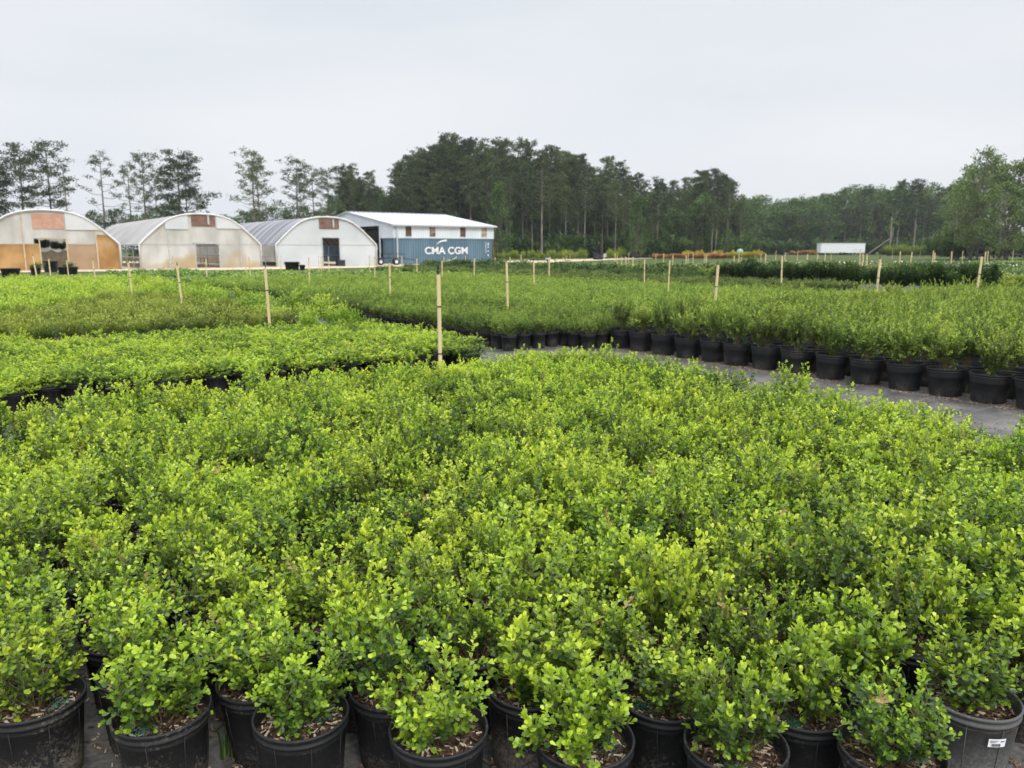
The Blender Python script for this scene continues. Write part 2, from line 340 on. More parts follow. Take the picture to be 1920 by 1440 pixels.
def pot_mesh(name, r, h, mat, ribs=True):
    mb = MB(); b = r * .80; t = r * .955
    prof = [(0, .004), (b * .96, .0), (b, .006), (b + (t - b) * .3, h * .3), (b + (t - b) * .9, h * .865), (t + .002, h * .87), (t + .005, h * .885), (t + .005, h * .905), (t + .0015, h * .915),
            (t + .002, h * .955), (r, h * .962), (r + .001, h * .985), (r - .001, h), (r - .005, h), (r - .007, h * .985), (r - .009, h * .82), (r - .014, h * .7)]
    mb.lathe(prof, 48, wob=.012)
    if ribs:
        for k in range(8):
            a = 2 * PI * k / 8 + .2; ca, sa = math.cos(a), math.sin(a)
            mb.tube([((b + .000) * ca, (b + .000) * sa, .01), ((t - .001) * ca, (t - .001) * sa, h * .86)], .0013, 6)
    return mb.mesh(name, mat, True)
def soil_mesh(name, r, z, seed, chips=True):
    rd = random.Random(seed); mb = MB(); n = 40; rings = 9; vs = [(0, 0, z + .006)]; fs = []
    for i in range(1, rings + 1):
        for k in range(n):
            t = 2 * PI * k / n; q = (r) * i / rings
            vs.append((q * math.cos(t), q * math.sin(t), z + .008 * (1 - (i / rings) ** 2) + rd.uniform(-.003, .004) * (i < rings)))
    for k in range(n): fs.append((0, 1 + k, 1 + (k + 1) % n))
    for i in range(rings - 1):
        for k in range(n):
            k2 = (k + 1) % n; fs.append((1 + i * n + k, 1 + (i + 1) * n + k, 1 + (i + 1) * n + k2, 1 + i * n + k2))
    mb.add(vs, fs, 0)
    if chips:
        for _ in range(260):
            q = r * .97 * math.sqrt(rd.random()); t = rd.uniform(0, 2 * PI); pale = rd.random() < .26
            ln = rd.uniform(.005, .022) if pale else rd.uniform(.005, .016); w = ln * rd.uniform(.14, .4)
            m = Matrix.Translation((q * math.cos(t), q * math.sin(t), z + .009)) @ Matrix.Rotation(rd.uniform(0, 2 * PI), 4, 'Z') @ Matrix.Rotation(rd.uniform(-.4, .4), 4, 'Y') @ Matrix.Rotation(rd.uniform(-.5, .5), 4, 'X')
            if q + ln * .5 > r * .97: continue
            mb.box(-ln / 2, ln / 2, -w / 2, w / 2, -.001, .0015, 1 if pale else 2, m)
        pa = rd.uniform(0, 2 * PI); pq = r * .5
        for _ in range(260):
            x = pq * math.cos(pa) + rd.gauss(0, r * .17); y = pq * math.sin(pa) + rd.gauss(0, r * .17)
            if math.hypot(x, y) > r * .95: continue
            s = .0016; zc = z + .0095 + rd.uniform(0, .004)
            mb.add([(x + s, y, zc), (x, y + s, zc), (x - s, y, zc), (x, y - s, zc), (x, y, zc + s), (x, y, zc - s)], [(0, 1, 4), (1, 2, 4), (2, 3, 4), (3, 0, 4), (1, 0, 5), (2, 1, 5), (3, 2, 5), (0, 3, 5)], 3)
    return mb.mesh(name, [M['soil'], M['chipa'], M['chipb'], M['prill']])
def tuft_mesh(name, seed, n=26, h=.16, spread=.12, mat=None):
    rd = random.Random(seed); V = []; Fc = []; A = []
    for k in range(n):
        a = rd.uniform(0, 2 * PI); l = h * rd.uniform(.5, 1.2); o = spread * rd.uniform(.2, 1); w = .0022 + l * .012
        b = Vector((rd.uniform(-.02, .02), rd.uniform(-.02, .02), 0)); sx, sy = -math.sin(a) * w, math.cos(a) * w
        ax = rd.random()
        pts = [b + Vector((math.cos(a) * o * t * t, math.sin(a) * o * t * t, l * (t - .35 * t * t))) for t in (0, .33, .66, 1)]
        i0 = len(V)
        for j, p in enumerate(pts):
            q = 1 - .9 * j / 3; V += [(p.x + sx * q, p.y + sy * q, p.z), (p.x - sx * q, p.y - sy * q, p.z)]
        for j in range(3): Fc.append((i0 + 2 * j, i0 + 2 * j + 1, i0 + 2 * j + 3, i0 + 2 * j + 2)); A.append(ax)
    return np_mesh(name, np.array(V), np.array(Fc), [mat or M['grass']], age=A)

# ------------------------------------------------------------------ ground
def sheet(name, pts, z, mat, kind='structure', label=None):
    me = bpy.data.meshes.new(name); me.from_pydata([(x, y, z) for x, y in pts], [], [tuple(range(len(pts)))]); me.materials.append(mat)
    o = obj(name, me); o['kind'] = kind
    if label: o['label'] = label
    return o
sheet('ground', [(-1400, -60), (1400, -60), (1400, 2200), (-1400, 2200)], 0, M['lawn'])
m, n, l, b = newmat('weed_fabric')        # woven black fabric: fine weave, seams, dust and stray bark
t = n.new('ShaderNodeTexCoord'); q = n.new('ShaderNodeMapping'); q.inputs['Rotation'].default_value = (0, 0, -ROT); l.new(t.outputs['Object'], q.inputs[0])
x = n.new('ShaderNodeTexNoise'); x.inputs['Scale'].default_value = 2.2; x.inputs['Detail'].default_value = 9; x.inputs['Roughness'].default_value = .7; l.new(q.outputs[0], x.inputs['Vector'])
x2 = n.new('ShaderNodeTexNoise'); x2.inputs['Scale'].default_value = 45; x2.inputs['Detail'].default_value = 4; l.new(q.outputs[0], x2.inputs['Vector'])
ad = n.new('ShaderNodeMath'); ad.operation = 'MULTIPLY_ADD'; ad.inputs[1].default_value = .5; l.new(x2.outputs['Fac'], ad.inputs[0]); l.new(x.outputs['Fac'], ad.inputs[2])
r = n.new('ShaderNodeValToRGB'); r.color_ramp.elements[0].position = .62; r.color_ramp.elements[1].position = .95
r.color_ramp.elements[0].color = (.023, .023, .025, 1); r.color_ramp.elements[1].color = (.145, .135, .12, 1); l.new(ad.outputs[0], r.inputs[0])
wv = n.new('ShaderNodeTexWave'); wv.inputs['Scale'].default_value = .52; wv.wave_profile = 'SIN'; wv.bands_direction = 'Y'; l.new(q.outputs[0], wv.inputs['Vector'])
r2 = n.new('ShaderNodeValToRGB'); r2.color_ramp.elements[0].position = .9970; r2.color_ramp.elements[1].position = .9985; r2.color_ramp.elements[0].color = (0, 0, 0, 1); r2.color_ramp.elements[1].color = (.5, .5, .5, 1)
l.new(wv.outputs['Fac'], r2.inputs[0])
mm = n.new('ShaderNodeMix'); mm.data_type = 'RGBA'; l.new(r2.outputs[0], mm.inputs['Factor']); l.new(r.outputs[0], mm.inputs[6]); mm.inputs[7].default_value = (.16, .16, .16, 1)
l.new(mm.outputs[2], b.inputs['Base Color']); b.inputs['Roughness'].default_value = .55; b.inputs['Specular IOR Level'].default_value = .6
bp = n.new('ShaderNodeBump'); bp.inputs['Strength'].default_value = .5; bp.inputs['Distance'].default_value = .01; l.new(ad.outputs[0], bp.inputs['Height']); l.new(bp.outputs[0], b.inputs['Normal'])
M['fabric'] = m
sheet('weed_fabric', [AB(-6, -6), AB(33, -6), AB(33, 46), AB(-6, 46)], .004, M['fabric'])
road = [un(*p) for p in [(-900, 516), (0, 511), (260, 508), (500, 505), (740, 500.8), (928, 495.8), (1130, 488), (1270, 482.6)]] + \
       [un(*p) for p in [(1270, 480.6), (1130, 485.2), (1000, 487), (928, 490.3), (640, 489), (300, 490), (-900, 494)]]
sheet('road', road, .006, M['sand'])

# ------------------------------------------------------------------ near bed: potted boxwoods
rnd = random.Random(11)
POTS = {'pot': pot_mesh('pot', .137, .25, M['pot']), 'dusty': pot_mesh('pot', .137, .25, M['potdusty']), 'grey': pot_mesh('pot', .134, .25, M['potgrey'])}
SOILS = [soil_mesh('soil', .1275, .205, s) for s in range(4)]
BOXV = []
for s in range(9):
    H = [.31, .35, .28, .33, .38, .30, .34, .26, .36][s]; R = [.19, .18, .2, .17, .19, .21, .185, .17, .2][s]
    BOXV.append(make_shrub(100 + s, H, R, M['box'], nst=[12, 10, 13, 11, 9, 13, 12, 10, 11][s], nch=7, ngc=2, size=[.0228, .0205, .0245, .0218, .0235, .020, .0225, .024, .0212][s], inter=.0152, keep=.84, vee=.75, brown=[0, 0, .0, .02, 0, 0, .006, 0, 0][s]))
TALLV = make_shrub(150, .5, .15, M['box'], nst=7, nch=9, ngc=2, size=.024, inter=.0145, vee=.6)
def plant(name, loc, rz, pot, soil, fol, s, sz, label, cat, group, z0=.2, lean=(0, 0)):
    t = _th(name, label, cat, (loc[0], loc[1], .005), rz, group)
    t.rotation_euler = (rnd.uniform(-.03, .03), rnd.uniform(-.03, .03), rz); obj('pot', pot, t); obj('soil', soil, t)
    for nm, me in (('stems', fol[1]), ('foliage', fol[0])):
        o = obj(nm, me, t, (0, 0, z0)); o.scale = (s, s, sz); o.rotation_euler = (lean[0], lean[1], 0)
    return t
sites = []; rest = []
for j in range(0, 21):
    for i in range(-12, 17):
        if i + j < 5: continue
        a = .37 + .308 * i; b = .91 + .268 * j
        if j == 0 and i == 6: a += .12
        if j == 0 and i > 6: a += .2
        X, Y = AB(a + rnd.uniform(-.012, .012), b + rnd.uniform(-.012, .012))
        px, py = pr(X, Y, .45)
        if Y < 1.2 or px < -420 or px > 2340: continue
        (sites if -110 < px < 2030 else rest).append((X, Y, i, j, px))
sites.sort(key=lambda q: q[0] ** 2 + q[1] ** 2 - (99 if (q[2], q[3]) == (16, 10) else 0))
rest += sites[300:]; sites = sites[:300]
rows = {}
for q in sites: rows.setdefault(q[2] + q[3] - 5, []).append(q)
special = {(0, 5): 'dusty', (-1, 6): 'dusty'}
for rk, row in rows.items():
    row.sort(key=lambda q: q[4])
    for k, (X, Y, i, j, px) in enumerate(row):
        grey = (i, j) == (6, 0)
        pot = POTS['grey'] if grey else POTS[special.get((i, j), 'dusty' if (i * 7 + j * 3) % 5 == 0 else 'pot')]
        where = 'front row' if rk == 0 else ordi(rk + 1) + ' row back'
        lab = f'bright boxwood in the near bed, {where}, {ordi(k + 1)} from left'
        if grey: lab = 'boxwood in the faded grey pot with a white paper label at bottom right'
        tall = i == 16 and j == 10
        vi = rnd.randrange(9); s = rnd.uniform(.86, 1.14); sz = s * rnd.uniform(.88, 1.16)
        if rnd.random() < .15: s *= .72; sz *= .78
        if rk <= 1: s = max(s, .98); sz = min(max(sz, .86), .98)
        if rk == 0: s *= .9; sz = sz * .93
        if i >= 15: s *= 1.1
        if j >= 19: sz *= 1.12; s *= 1.06
        fol = BOXV[vi]
        if tall: fol = TALLV; s = 1.1; sz = 1.12; lab = 'boxwood with one tall upright shoot rising above the others beside the aisle'
        t = plant('potted_boxwood', (X, Y), rnd.uniform(0, 6.28), pot, SOILS[rnd.randrange(4)], fol, s, sz, lab, 'boxwood', 'boxwoods packed in the near bed', lean=(rnd.uniform(-.12, .12), rnd.uniform(-.12, .12)))
        if grey:
            t.rotation_euler[2] = 0
            mb = MB(); rr = .1235
            def patch(u0, u1, z0, z1, off, mi):
                vs = []; n_ = 4
                for z in (z0, z1):
                    for k_ in range(n_ + 1):
                        th = -1.52 + (u0 + (u1 - u0) * k_ / n_) / rr; q_ = .1096 + (z / .2165) * (.131 - .1096) * 1.0 + off; vs.append((q_ * math.cos(th), q_ * math.sin(th), z))
                mb.add(vs, [(k_, k_ + 1, k_ + n_ + 2, k_ + n_ + 1) for k_ in range(n_)], mi)
            patch(-.024, .024, .166, .193, .004, 0)
            for k_ in range(3): patch(-.02, .003 - .004 * k_, .187 - .0028 * k_, .1881 - .0028 * k_, .0047, 1)
            xx = -.015
            for k_ in range(9):
                w_ = .0008 + .0009 * ((k_ * 7) % 3); patch(xx, xx + w_, .1685, .1775, .0047, 1); xx += w_ + .0011
            patch(.008, .019, .183, .186, .0047, 1)
            mb.build('paper_label', [M['sticker'], M['ink']], t)
# weeds between the front pots
for (px, py, s, lab) in [(430, 1420, 1.2, 'straggly grass weed growing between the front pots'), (262, 1395, .5, 'tiny weed at the foot of the front left pots')]:
    X, Y = un(px, py, 0); o = obj('grass_weed', tuft_mesh('grass_weed', int(px), 22, .2 * s, .09), None, (X, Y, .004)); tag(o, lab, 'weed')

# ------------------------------------------------------------------ scatter by geometry nodes, for what nobody could count
def scatter(name, pts, sources, label, cat, group=None):
    """pts: list of (x, y, z, rz, sx, sz, source index)"""
    me = bpy.data.meshes.new(name); n_ = len(pts); me.vertices.add(n_)
    me.vertices.foreach_set('co', np.array([p[:3] for p in pts], dtype=np.float32).ravel())
    a = me.attributes.new('rot', 'FLOAT_VECTOR', 'POINT'); a.data.foreach_set('vector', np.array([(0, 0, p[3]) for p in pts], dtype=np.float32).ravel())
    a = me.attributes.new('scl', 'FLOAT_VECTOR', 'POINT'); a.data.foreach_set('vector', np.array([(p[4], p[4], p[5]) for p in pts], dtype=np.float32).ravel())
    a = me.attributes.new('src', 'INT', 'POINT'); a.data.foreach_set('value', np.array([p[6] for p in pts], dtype=np.int32))
    me.update()
    ng = bpy.data.node_groups.new(name, 'GeometryNodeTree')
    ng.interface.new_socket('Geometry', in_out='INPUT', socket_type='NodeSocketGeometry'); ng.interface.new_socket('Geometry', in_out='OUTPUT', socket_type='NodeSocketGeometry')
    n = ng.nodes; l = ng.links; gi = n.new('NodeGroupInput'); go = n.new('NodeGroupOutput')
    gi2 = n.new('GeometryNodeGeometryToInstance')
    for s in reversed(sources):
        so = bpy.data.objects.new(name + '_source', s)
        oi = n.new('GeometryNodeObjectInfo'); oi.inputs['Object'].default_value = so; l.new(oi.outputs['Geometry'], gi2.inputs[0])
    iop = n.new('GeometryNodeInstanceOnPoints'); iop.inputs['Pick Instance'].default_value = True
    l.new(gi.outputs[0], iop.inputs['Points']); l.new(gi2.outputs[0], iop.inputs['Instance'])
    def na(nm, ty):
        x = n.new('GeometryNodeInputNamedAttribute'); x.data_type = ty; x.inputs['Name'].default_value = nm; return x.outputs['Attribute']
    e2r = n.new('FunctionNodeEulerToRotation'); l.new(na('rot', 'FLOAT_VECTOR'), e2r.inputs[0]); l.new(e2r.outputs[0], iop.inputs['Rotation'])
    l.new(na('scl', 'FLOAT_VECTOR'), iop.inputs['Scale']); l.new(na('src', 'INT'), iop.inputs['Instance Index'])
    l.new(iop.outputs[0], go.inputs[0])
    o = obj(name, me); md = o.modifiers.new('scatter', 'NODES'); md.node_group = ng
    return tag(o, label, cat, group, 'stuff')
def join_meshes(name, parts):
    """parts: list of (mesh, z offset, scale) merged into one mesh, materials kept"""
    V = []; T = []; MI = []; A = []; mats = []; off = 0
    for me, dz, s in parts:
        n_ = len(me.vertices); co = np.empty(n_ * 3, dtype=np.float32); me.vertices.foreach_get('co', co); co = co.reshape(-1, 3) * np.array(s if hasattr(s, '__len__') else (s, s, s)); co[:, 2] += dz
        me.calc_loop_triangles(); k = len(me.loop_triangles); tr = np.empty(k * 3, dtype=np.int32); me.loop_triangles.foreach_get('vertices', tr)
        pi_ = np.empty(k, dtype=np.int32); me.loop_triangles.foreach_get('polygon_index', pi_)
        mi = np.empty(len(me.polygons), dtype=np.int32); me.polygons.foreach_get('material_index', mi)
        at = me.attributes.get('age'); ag = np.zeros(len(me.polygons), dtype=np.float32)
        if at: at.data.foreach_get('value', ag)
        V.append(co); T.append(tr.reshape(-1, 3) + off); MI.append(mi[pi_] + len(mats)); A.append(ag[pi_]); mats += list(me.materials); off += n_
    return np_mesh(name, np.concatenate(V), np.concatenate(T), mats, np.concatenate(MI), np.concatenate(A))
simple_soil = soil_mesh('soil', .1275, .205, 9, chips=False)
def infra(X, Y, z, pad=60):
    px, py = pr(X, Y, z); return -pad < px < 1920 + pad
rnd = random.Random(5)
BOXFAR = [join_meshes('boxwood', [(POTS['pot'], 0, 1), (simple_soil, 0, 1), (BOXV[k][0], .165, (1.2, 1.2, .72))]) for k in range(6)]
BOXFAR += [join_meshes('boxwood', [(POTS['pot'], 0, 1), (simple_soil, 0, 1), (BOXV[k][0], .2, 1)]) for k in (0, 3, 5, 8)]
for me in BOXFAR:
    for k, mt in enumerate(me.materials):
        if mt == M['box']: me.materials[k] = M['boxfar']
def lowshrub(seed, H, R, mat, n=520, size=.04, dome=.55, potm=True):
    """a distant pot plant: a loose dome of twig-end leaf clumps over its black pot"""
    rng = np.random.default_rng(seed); P = []; D = []; NN = []; S = []; A = []
    k = 0
    lump = [(rng.uniform(0, 2 * PI), rng.uniform(.3, 1) * R * .75, rng.uniform(.55, 1.05) * H, rng.uniform(.05, .11)) for _ in range(13)]
    for _ in range(n):
        a, q, h, w = lump[rng.integers(13)]
        c = np.array([q * math.cos(a), q * math.sin(a), h * (1 - .35 * (q / R) ** 2)]); p = c * rng.uniform(.45, 1.0) + rng.normal(0, w * .5, 3); p[2] = abs(p[2])
        d = unit(np.array([p[0] * 1.5, p[1] * 1.5, .12]) + rng.normal(0, .12, 3)) + np.array([0, 0, .5])
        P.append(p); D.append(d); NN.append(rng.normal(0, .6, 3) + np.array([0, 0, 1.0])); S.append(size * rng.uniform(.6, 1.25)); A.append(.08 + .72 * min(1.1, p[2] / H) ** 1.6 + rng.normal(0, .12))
    V, Fc, per = place_leaves(P, D, NN, S, DIA_V, DIA_F)
    return np_mesh('low_shrub', V, Fc, [mat], age=np.repeat(np.clip(A, 0, 1), per))
def field(name, a0, a1, b0, b1, pitch, src, label, cat, H=1, jit=.2, keep=1, test=None, z=.2, grow=0, zmul=(.85, 1.15), vis_z=.5, group=None):
    pts = []
    a = a0
    na_ = int((a1 - a0) / pitch) + 1; nb = int((b1 - b0) / pitch) + 1
    for i in range(na_):
        for j in range(nb):
            aa = a0 + i * pitch; bb = b0 + j * pitch
            if rnd.random() > keep: continue
            X, Y = AB(aa + rnd.uniform(-jit, jit) * pitch, bb + rnd.uniform(-jit, jit) * pitch)
            if Y < 1 or not infra(X, Y, vis_z): continue
            if test and not test(aa, bb, X, Y): continue
            s = rnd.uniform(.85, 1.15) * H
            pts.append((X, Y, z, rnd.uniform(0, 6.28), s, s * rnd.uniform(*zmul), rnd.randrange(len(src))))
    if not pts: return None
    return scatter(name, pts, src, label, cat, group)
# the rest of the boxwoods: beyond the near bed's three hundred, and the bed across the aisle
pts = [(X, Y, .005, rnd.uniform(0, 6), rnd.uniform(.95, 1.1), rnd.uniform(.95, 1.12), 6 + rnd.randrange(4)) for (X, Y, i, j, px) in rest]
for j in range(0, 14):
    for i in range(-24, 19):
        a = .35 + .308 * i; b = 8.38 + .275 * j
        X, Y = AB(a + rnd.uniform(-.05, .05), b + rnd.uniform(-.05, .05) + (.12 * math.sin(a * 2.3)))
        if not infra(X, Y, .4) or rnd.random() < (.25 if j == 0 else .03) or a > 5.65: continue
        s = rnd.uniform(1.0, 1.16) * (1.15 if j < 2 else 1); pts.append((X, Y, .005, rnd.uniform(0, 6), s * .93, rnd.uniform(.93, 1.1), rnd.randrange(6)))
scatter('boxwood_bed', pts, BOXFAR, 'mass of bright green boxwoods in black pots across the aisle', 'boxwoods')
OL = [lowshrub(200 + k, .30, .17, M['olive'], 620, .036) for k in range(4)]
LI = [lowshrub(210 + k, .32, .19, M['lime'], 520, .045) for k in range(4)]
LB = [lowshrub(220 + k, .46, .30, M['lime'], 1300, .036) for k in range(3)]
lime = lambda a, b: (b > 21) or (b > 16.3 and a < .8 + (b - 16.3) * .5)
field('olive_shrub_bed', -14, 4.7, 12.6, 27, .30, OL, 'low bed of dull olive green shrubs behind the bright boxwoods', 'shrubs', test=lambda a, b, X, Y: not lime(a, b))
field('lime_shrub_bed', -22, 4.7, 14, 34, .32, LI, 'bed of light lime green shrubs towards the orange greenhouse', 'shrubs', test=lambda a, b, X, Y: lime(a, b) and Y < 33)
field('bushy_shrub_row', 4.6, 5.75, 11.9, 30, .72, LB, 'loose rows of rounded bright bushes with dark gaps along the grass aisle', 'shrubs', keep=.92, H=1.15, z=.12, jit=.12)

CH = []
for k in range(4):
    mb = MB(); rd_ = random.Random(k)
    for _ in range(9):
        m_ = Matrix.Translation((rd_.gauss(0, .05), rd_.gauss(0, .05), .003)) @ Matrix.Rotation(rd_.uniform(0, 6), 4, 'Z'); l_ = rd_.uniform(.004, .016)
        mb.box(-l_, l_, -l_ * .25, l_ * .25, -.001, .003, 0 if rd_.random() < .4 else 1, m_)
    CH.append(mb.mesh('crumb', [M['chipa'], M['chipb']]))
pts = []
for k in range(1500):
    if k < 700: X, Y = AB(rnd.uniform(5.2, 8.7), rnd.uniform(1, 9.5)) if rnd.random() < .4 else AB(8.35 + abs(rnd.gauss(0, .25)), rnd.uniform(1, 9.5))
    else: X = rnd.uniform(-2, 3.2); Y = rnd.uniform(1.4, 3.2)
    pts.append((X, Y, .005, rnd.uniform(0, 6), rnd.uniform(.4, 1.1), 1, rnd.randrange(4)))
scatter('bark_crumbs', pts, CH, 'scattered crumbs of bark mulch on the black ground fabric', 'bark crumbs')

# ------------------------------------------------------------------ right bed: evergreens in wide pots (first 300), then the rest
WIDE = pot_mesh('pot', .195, .30, M['pot'], ribs=False); WSOIL = soil_mesh('soil', .184, .25, 21, chips=False)
HOL = [make_shrub(300 + s, [.50, .46, .54, .48, .43][s], [.25, .22, .26, .27, .20][s], M['holly'], nst=15, nch=7, ngc=1, size=.030, inter=.022, vee=.30, twig=.10, keep=.85, fresh=.62, bare=.45, base=.12) for s in range(5)]
WEED = [tuft_mesh('grass_tuft', 400 + k, 34, .22, .20) for k in range(3)]
hs = []
for i in range(0, 26):
    for j in range(-8, 18):
        a = 8.6 + .45 * i; b = 2.1 + .455 * j
        if b > 9.1: continue
        X, Y = AB(a + rnd.uniform(-.03, .03), b + rnd.uniform(-.03, .03) + .0 * i)
        if Y < 4 or not infra(X, Y, .5, 110): continue
        hs.append((X, Y, i, j, pr(X, Y, .4)[0]))
hs.sort(key=lambda q: q[0] ** 2 + q[1] ** 2 + q[2] * 14)
hrows = {}
for q in hs[:290]: hrows.setdefault(q[2], []).append(q)
for i, row in hrows.items():
    row.sort(key=lambda q: q[4])
    for k, (X, Y, i_, j_, px) in enumerate(row):
        where = 'aisle row' if i == 0 else ordi(i + 1) + ' row from aisle'
        t = plant('potted_evergreen', (X, Y), rnd.uniform(0, 6.28), WIDE, WSOIL, HOL[rnd.randrange(5)], rnd.uniform(.74, .95), rnd.uniform(.95, 1.25),
                  f'upright shrub in wide black pot, {where}, {ordi(k + 1)} from left', 'evergreen shrub', 'evergreens in wide pots along the aisle', z0=.245)
        if i == 0 and rnd.random() < .8:
            o = obj('grass_tuft', WEED[rnd.randrange(3)], t, (rnd.uniform(-.1, .1), rnd.uniform(-.1, .1), .25))
HF = [lowshrub(320 + k, .52, .23, M['hollyfar'], 950, .038) for k in range(4)]
used_a = 8.72
pts = [(X, Y, .25, rnd.uniform(0, 6), rnd.uniform(.9, 1.15), rnd.uniform(.9, 1.1), rnd.randrange(4)) for (X, Y, i, j, px) in hs[290:]]
if pts: scatter('evergreen_bed', pts, HF, 'mass of yellow green shrub tops filling the bed behind the wide pots', 'shrubs')
# small weeds on the fabric in front of the wide pots
for k, (px, py) in enumerate([(1590, 722), (1425, 686), (1668, 712), (1812, 738), (1882, 752)]):
    X, Y = un(px, py, 0); o = obj('grass_weed', tuft_mesh('grass_weed', 500 + k, 20, .14, .07), None, (X, Y, .004)); tag(o, f'small grass weed by the wide pots, {ordi(k + 1)} such weed along the aisle', 'weed', 'weeds along the aisle')

# ------------------------------------------------------------------ middle bed: younger shrubs in small pots
SMALL = pot_mesh('pot', .125, .24, M['pot'], ribs=False); SSOIL = soil_mesh('soil', .116, .2, 22, chips=False)
JUV = [make_shrub(340 + s, [.36, .33, .38, .30][s], [.16, .15, .17, .18][s], M['juv'], nst=10, nch=6, ngc=1, size=.024, inter=.021, vee=.4, twig=.08, bare=.35, fresh=.7) for s in range(4)]
js = []
for i in range(0, 40):
    for j in range(0, 70):
        a = 6.95 + .285 * i; b = 9.72 - .57 + .285 * j
        if b < 9.7 and a < 7.85: continue
        X, Y = AB(a + rnd.uniform(-.02, .02), b + rnd.uniform(-.02, .02))
        if not infra(X, Y, .5, 20): continue
        js.append((X, Y, i, j, pr(X, Y, .4)[0]))
js.sort(key=lambda q: q[0] ** 2 + q[1] ** 2 + q[2] * 25)
jr = {}
for q in js[:260]: jr.setdefault(q[2], []).append(q)
for i, row in jr.items():
    row.sort(key=lambda q: q[4])
    for k, (X, Y, i_, j_, px) in enumerate(row):
        where = 'aisle row' if i == 0 else ordi(i + 1) + ' row from aisle'
        plant('potted_sapling', (X, Y), rnd.uniform(0, 6.28), SMALL, SSOIL, JUV[rnd.randrange(4)], rnd.uniform(.88, 1.12), rnd.uniform(.85, 1.12),
              f'small olive shrub in narrow pot, {where}, {ordi(k + 1)} from left', 'young shrub', 'young shrubs in narrow pots in the middle bed', z0=.195)
JF = [lowshrub(360 + k, .36, .15, M['juv'], 520, .036) for k in range(4)]
pts = [(X, Y, .2, rnd.uniform(0, 6), rnd.uniform(.9, 1.1), rnd.uniform(.85, 1.1), rnd.randrange(4)) for (X, Y, i, j, px) in js[260:]]
scatter('sapling_bed', pts, JF, 'wide mass of olive green young shrubs in the middle bed', 'shrubs')

# ------------------------------------------------------------------ far beds
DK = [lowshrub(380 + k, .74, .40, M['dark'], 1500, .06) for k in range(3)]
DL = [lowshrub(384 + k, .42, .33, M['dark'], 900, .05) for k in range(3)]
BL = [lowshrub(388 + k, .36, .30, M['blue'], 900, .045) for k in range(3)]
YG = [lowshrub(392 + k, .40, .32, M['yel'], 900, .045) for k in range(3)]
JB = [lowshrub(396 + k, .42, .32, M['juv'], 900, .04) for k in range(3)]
field('hedge_row_shrubs', 24, 25.6, 10.4, 19.8, .48, DK, 'tall dark green bushes forming a long block behind the lime bed', 'shrubs', z=.24, H=1.1, zmul=(.92, 1.08))
field('low_olive_bed', 19, 23.2, 13.5, 40, .5, BL, 'low olive green shrubs in front of the dark block', 'shrubs')
field('dark_shrub_bed', 24, 27, 20.3, 46, .5, DL, 'band of dark green shrubs crossing the middle distance', 'shrubs', z=.12)
field('yellow_green_bed', 28.3, 33, -5, 50, .55, YG, 'thin band of yellow green shrubs beyond the dark band', 'shrubs', test=lambda a, b, X, Y: Y < 62)
field('mid_green_bed', 26.5, 36, -12, 8, .55, JB, 'mid green shrub bed at the right edge behind the dark block', 'shrubs')
def patch_mesh(seed, mat, size=4.0, H=.5, n=3200, leaf=.13, flower=0):
    rng = np.random.default_rng(seed); g = int(size / .5); hs_ = rng.uniform(.65, 1.1, (g + 1, g + 1)) * H
    P = rng.uniform(-size / 2, size / 2, (n, 2)); ix = ((P + size / 2) / .5).astype(int); cen = (ix + .5) * .5 - size / 2
    r = np.linalg.norm(P - cen, axis=1) / .36; z = hs_[ix[:, 0], ix[:, 1]] * np.sqrt(np.clip(1 - r ** 2 * .75, .05, 1)) * rng.uniform(.75, 1.05, n)
    V, Fc, per = place_leaves(np.column_stack([P, z]), rng.normal(0, 1, (n, 3)) * [1, 1, .4], rng.normal(0, .5, (n, 3)) + [0, 0, 1], leaf * rng.uniform(.6, 1.3, n), DIA_V * [1, 1.3, 1], DIA_F)
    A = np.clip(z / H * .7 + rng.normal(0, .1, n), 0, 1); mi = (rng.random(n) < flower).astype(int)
    return np_mesh('shrub_patch', V, Fc, [mat, M['petal']], np.repeat(mi, per), np.repeat(A, per))
def patches(name, a0, a1, b0, b1, src, label, cat='shrubs', test=None, z=.02):
    pts = []
    for i in range(int((a1 - a0) / 3.7) + 1):
        for j in range(int((b1 - b0) / 3.7) + 1):
            X, Y = AB(a0 + 3.7 * i, b0 + 3.7 * j)
            if Y < 20 or not infra(X, Y, .5, 150) or (test and not test(X, Y)): continue
            pts.append((X, Y, z, ROT + PI / 2 * rnd.randrange(4), 1, rnd.uniform(.85, 1.15), rnd.randrange(len(src))))
    if pts: scatter(name, pts, src, label, cat)
FL = [patch_mesh(500 + k, M['blue'], flower=.10, H=.55, leaf=.12) for k in range(2)]
PG = [patch_mesh(510 + k, M['mid'], H=.42) for k in range(2)]
PD = [patch_mesh(520 + k, M['dark'], H=.75) for k in range(2)]
PY = [patch_mesh(530 + k, M['yel'], H=.5) for k in range(2)]
patches('white_flowering_bed', 36, 42, 6, 31, FL, 'bed of dark leafed shrubs speckled with white flowers')
patches('distant_green_bed', 42.5, 50, -8, 40, PG, 'wide green bed beyond the white flowers', test=lambda X, Y: pr(X, Y, .3)[0] > 1180)
patches('distant_flowering_bed', 52, 60, 10, 38, FL, 'farther bed of dark shrubs with white blooms', test=lambda X, Y: pr(X, Y, .3)[0] > 1300)
patches('distant_dark_bed', 45, 49, -28, -8, PD, 'dark green strip of shrubs at the right edge', test=lambda X, Y: pr(X, Y, .3)[0] > 1660)
patches('distant_olive_bed', 62, 92, -45, 36, PG, 'last broad bed of green shrubs before the right woods', test=lambda X, Y: pr(X, Y, .3)[0] > 1420 and Y < 120)
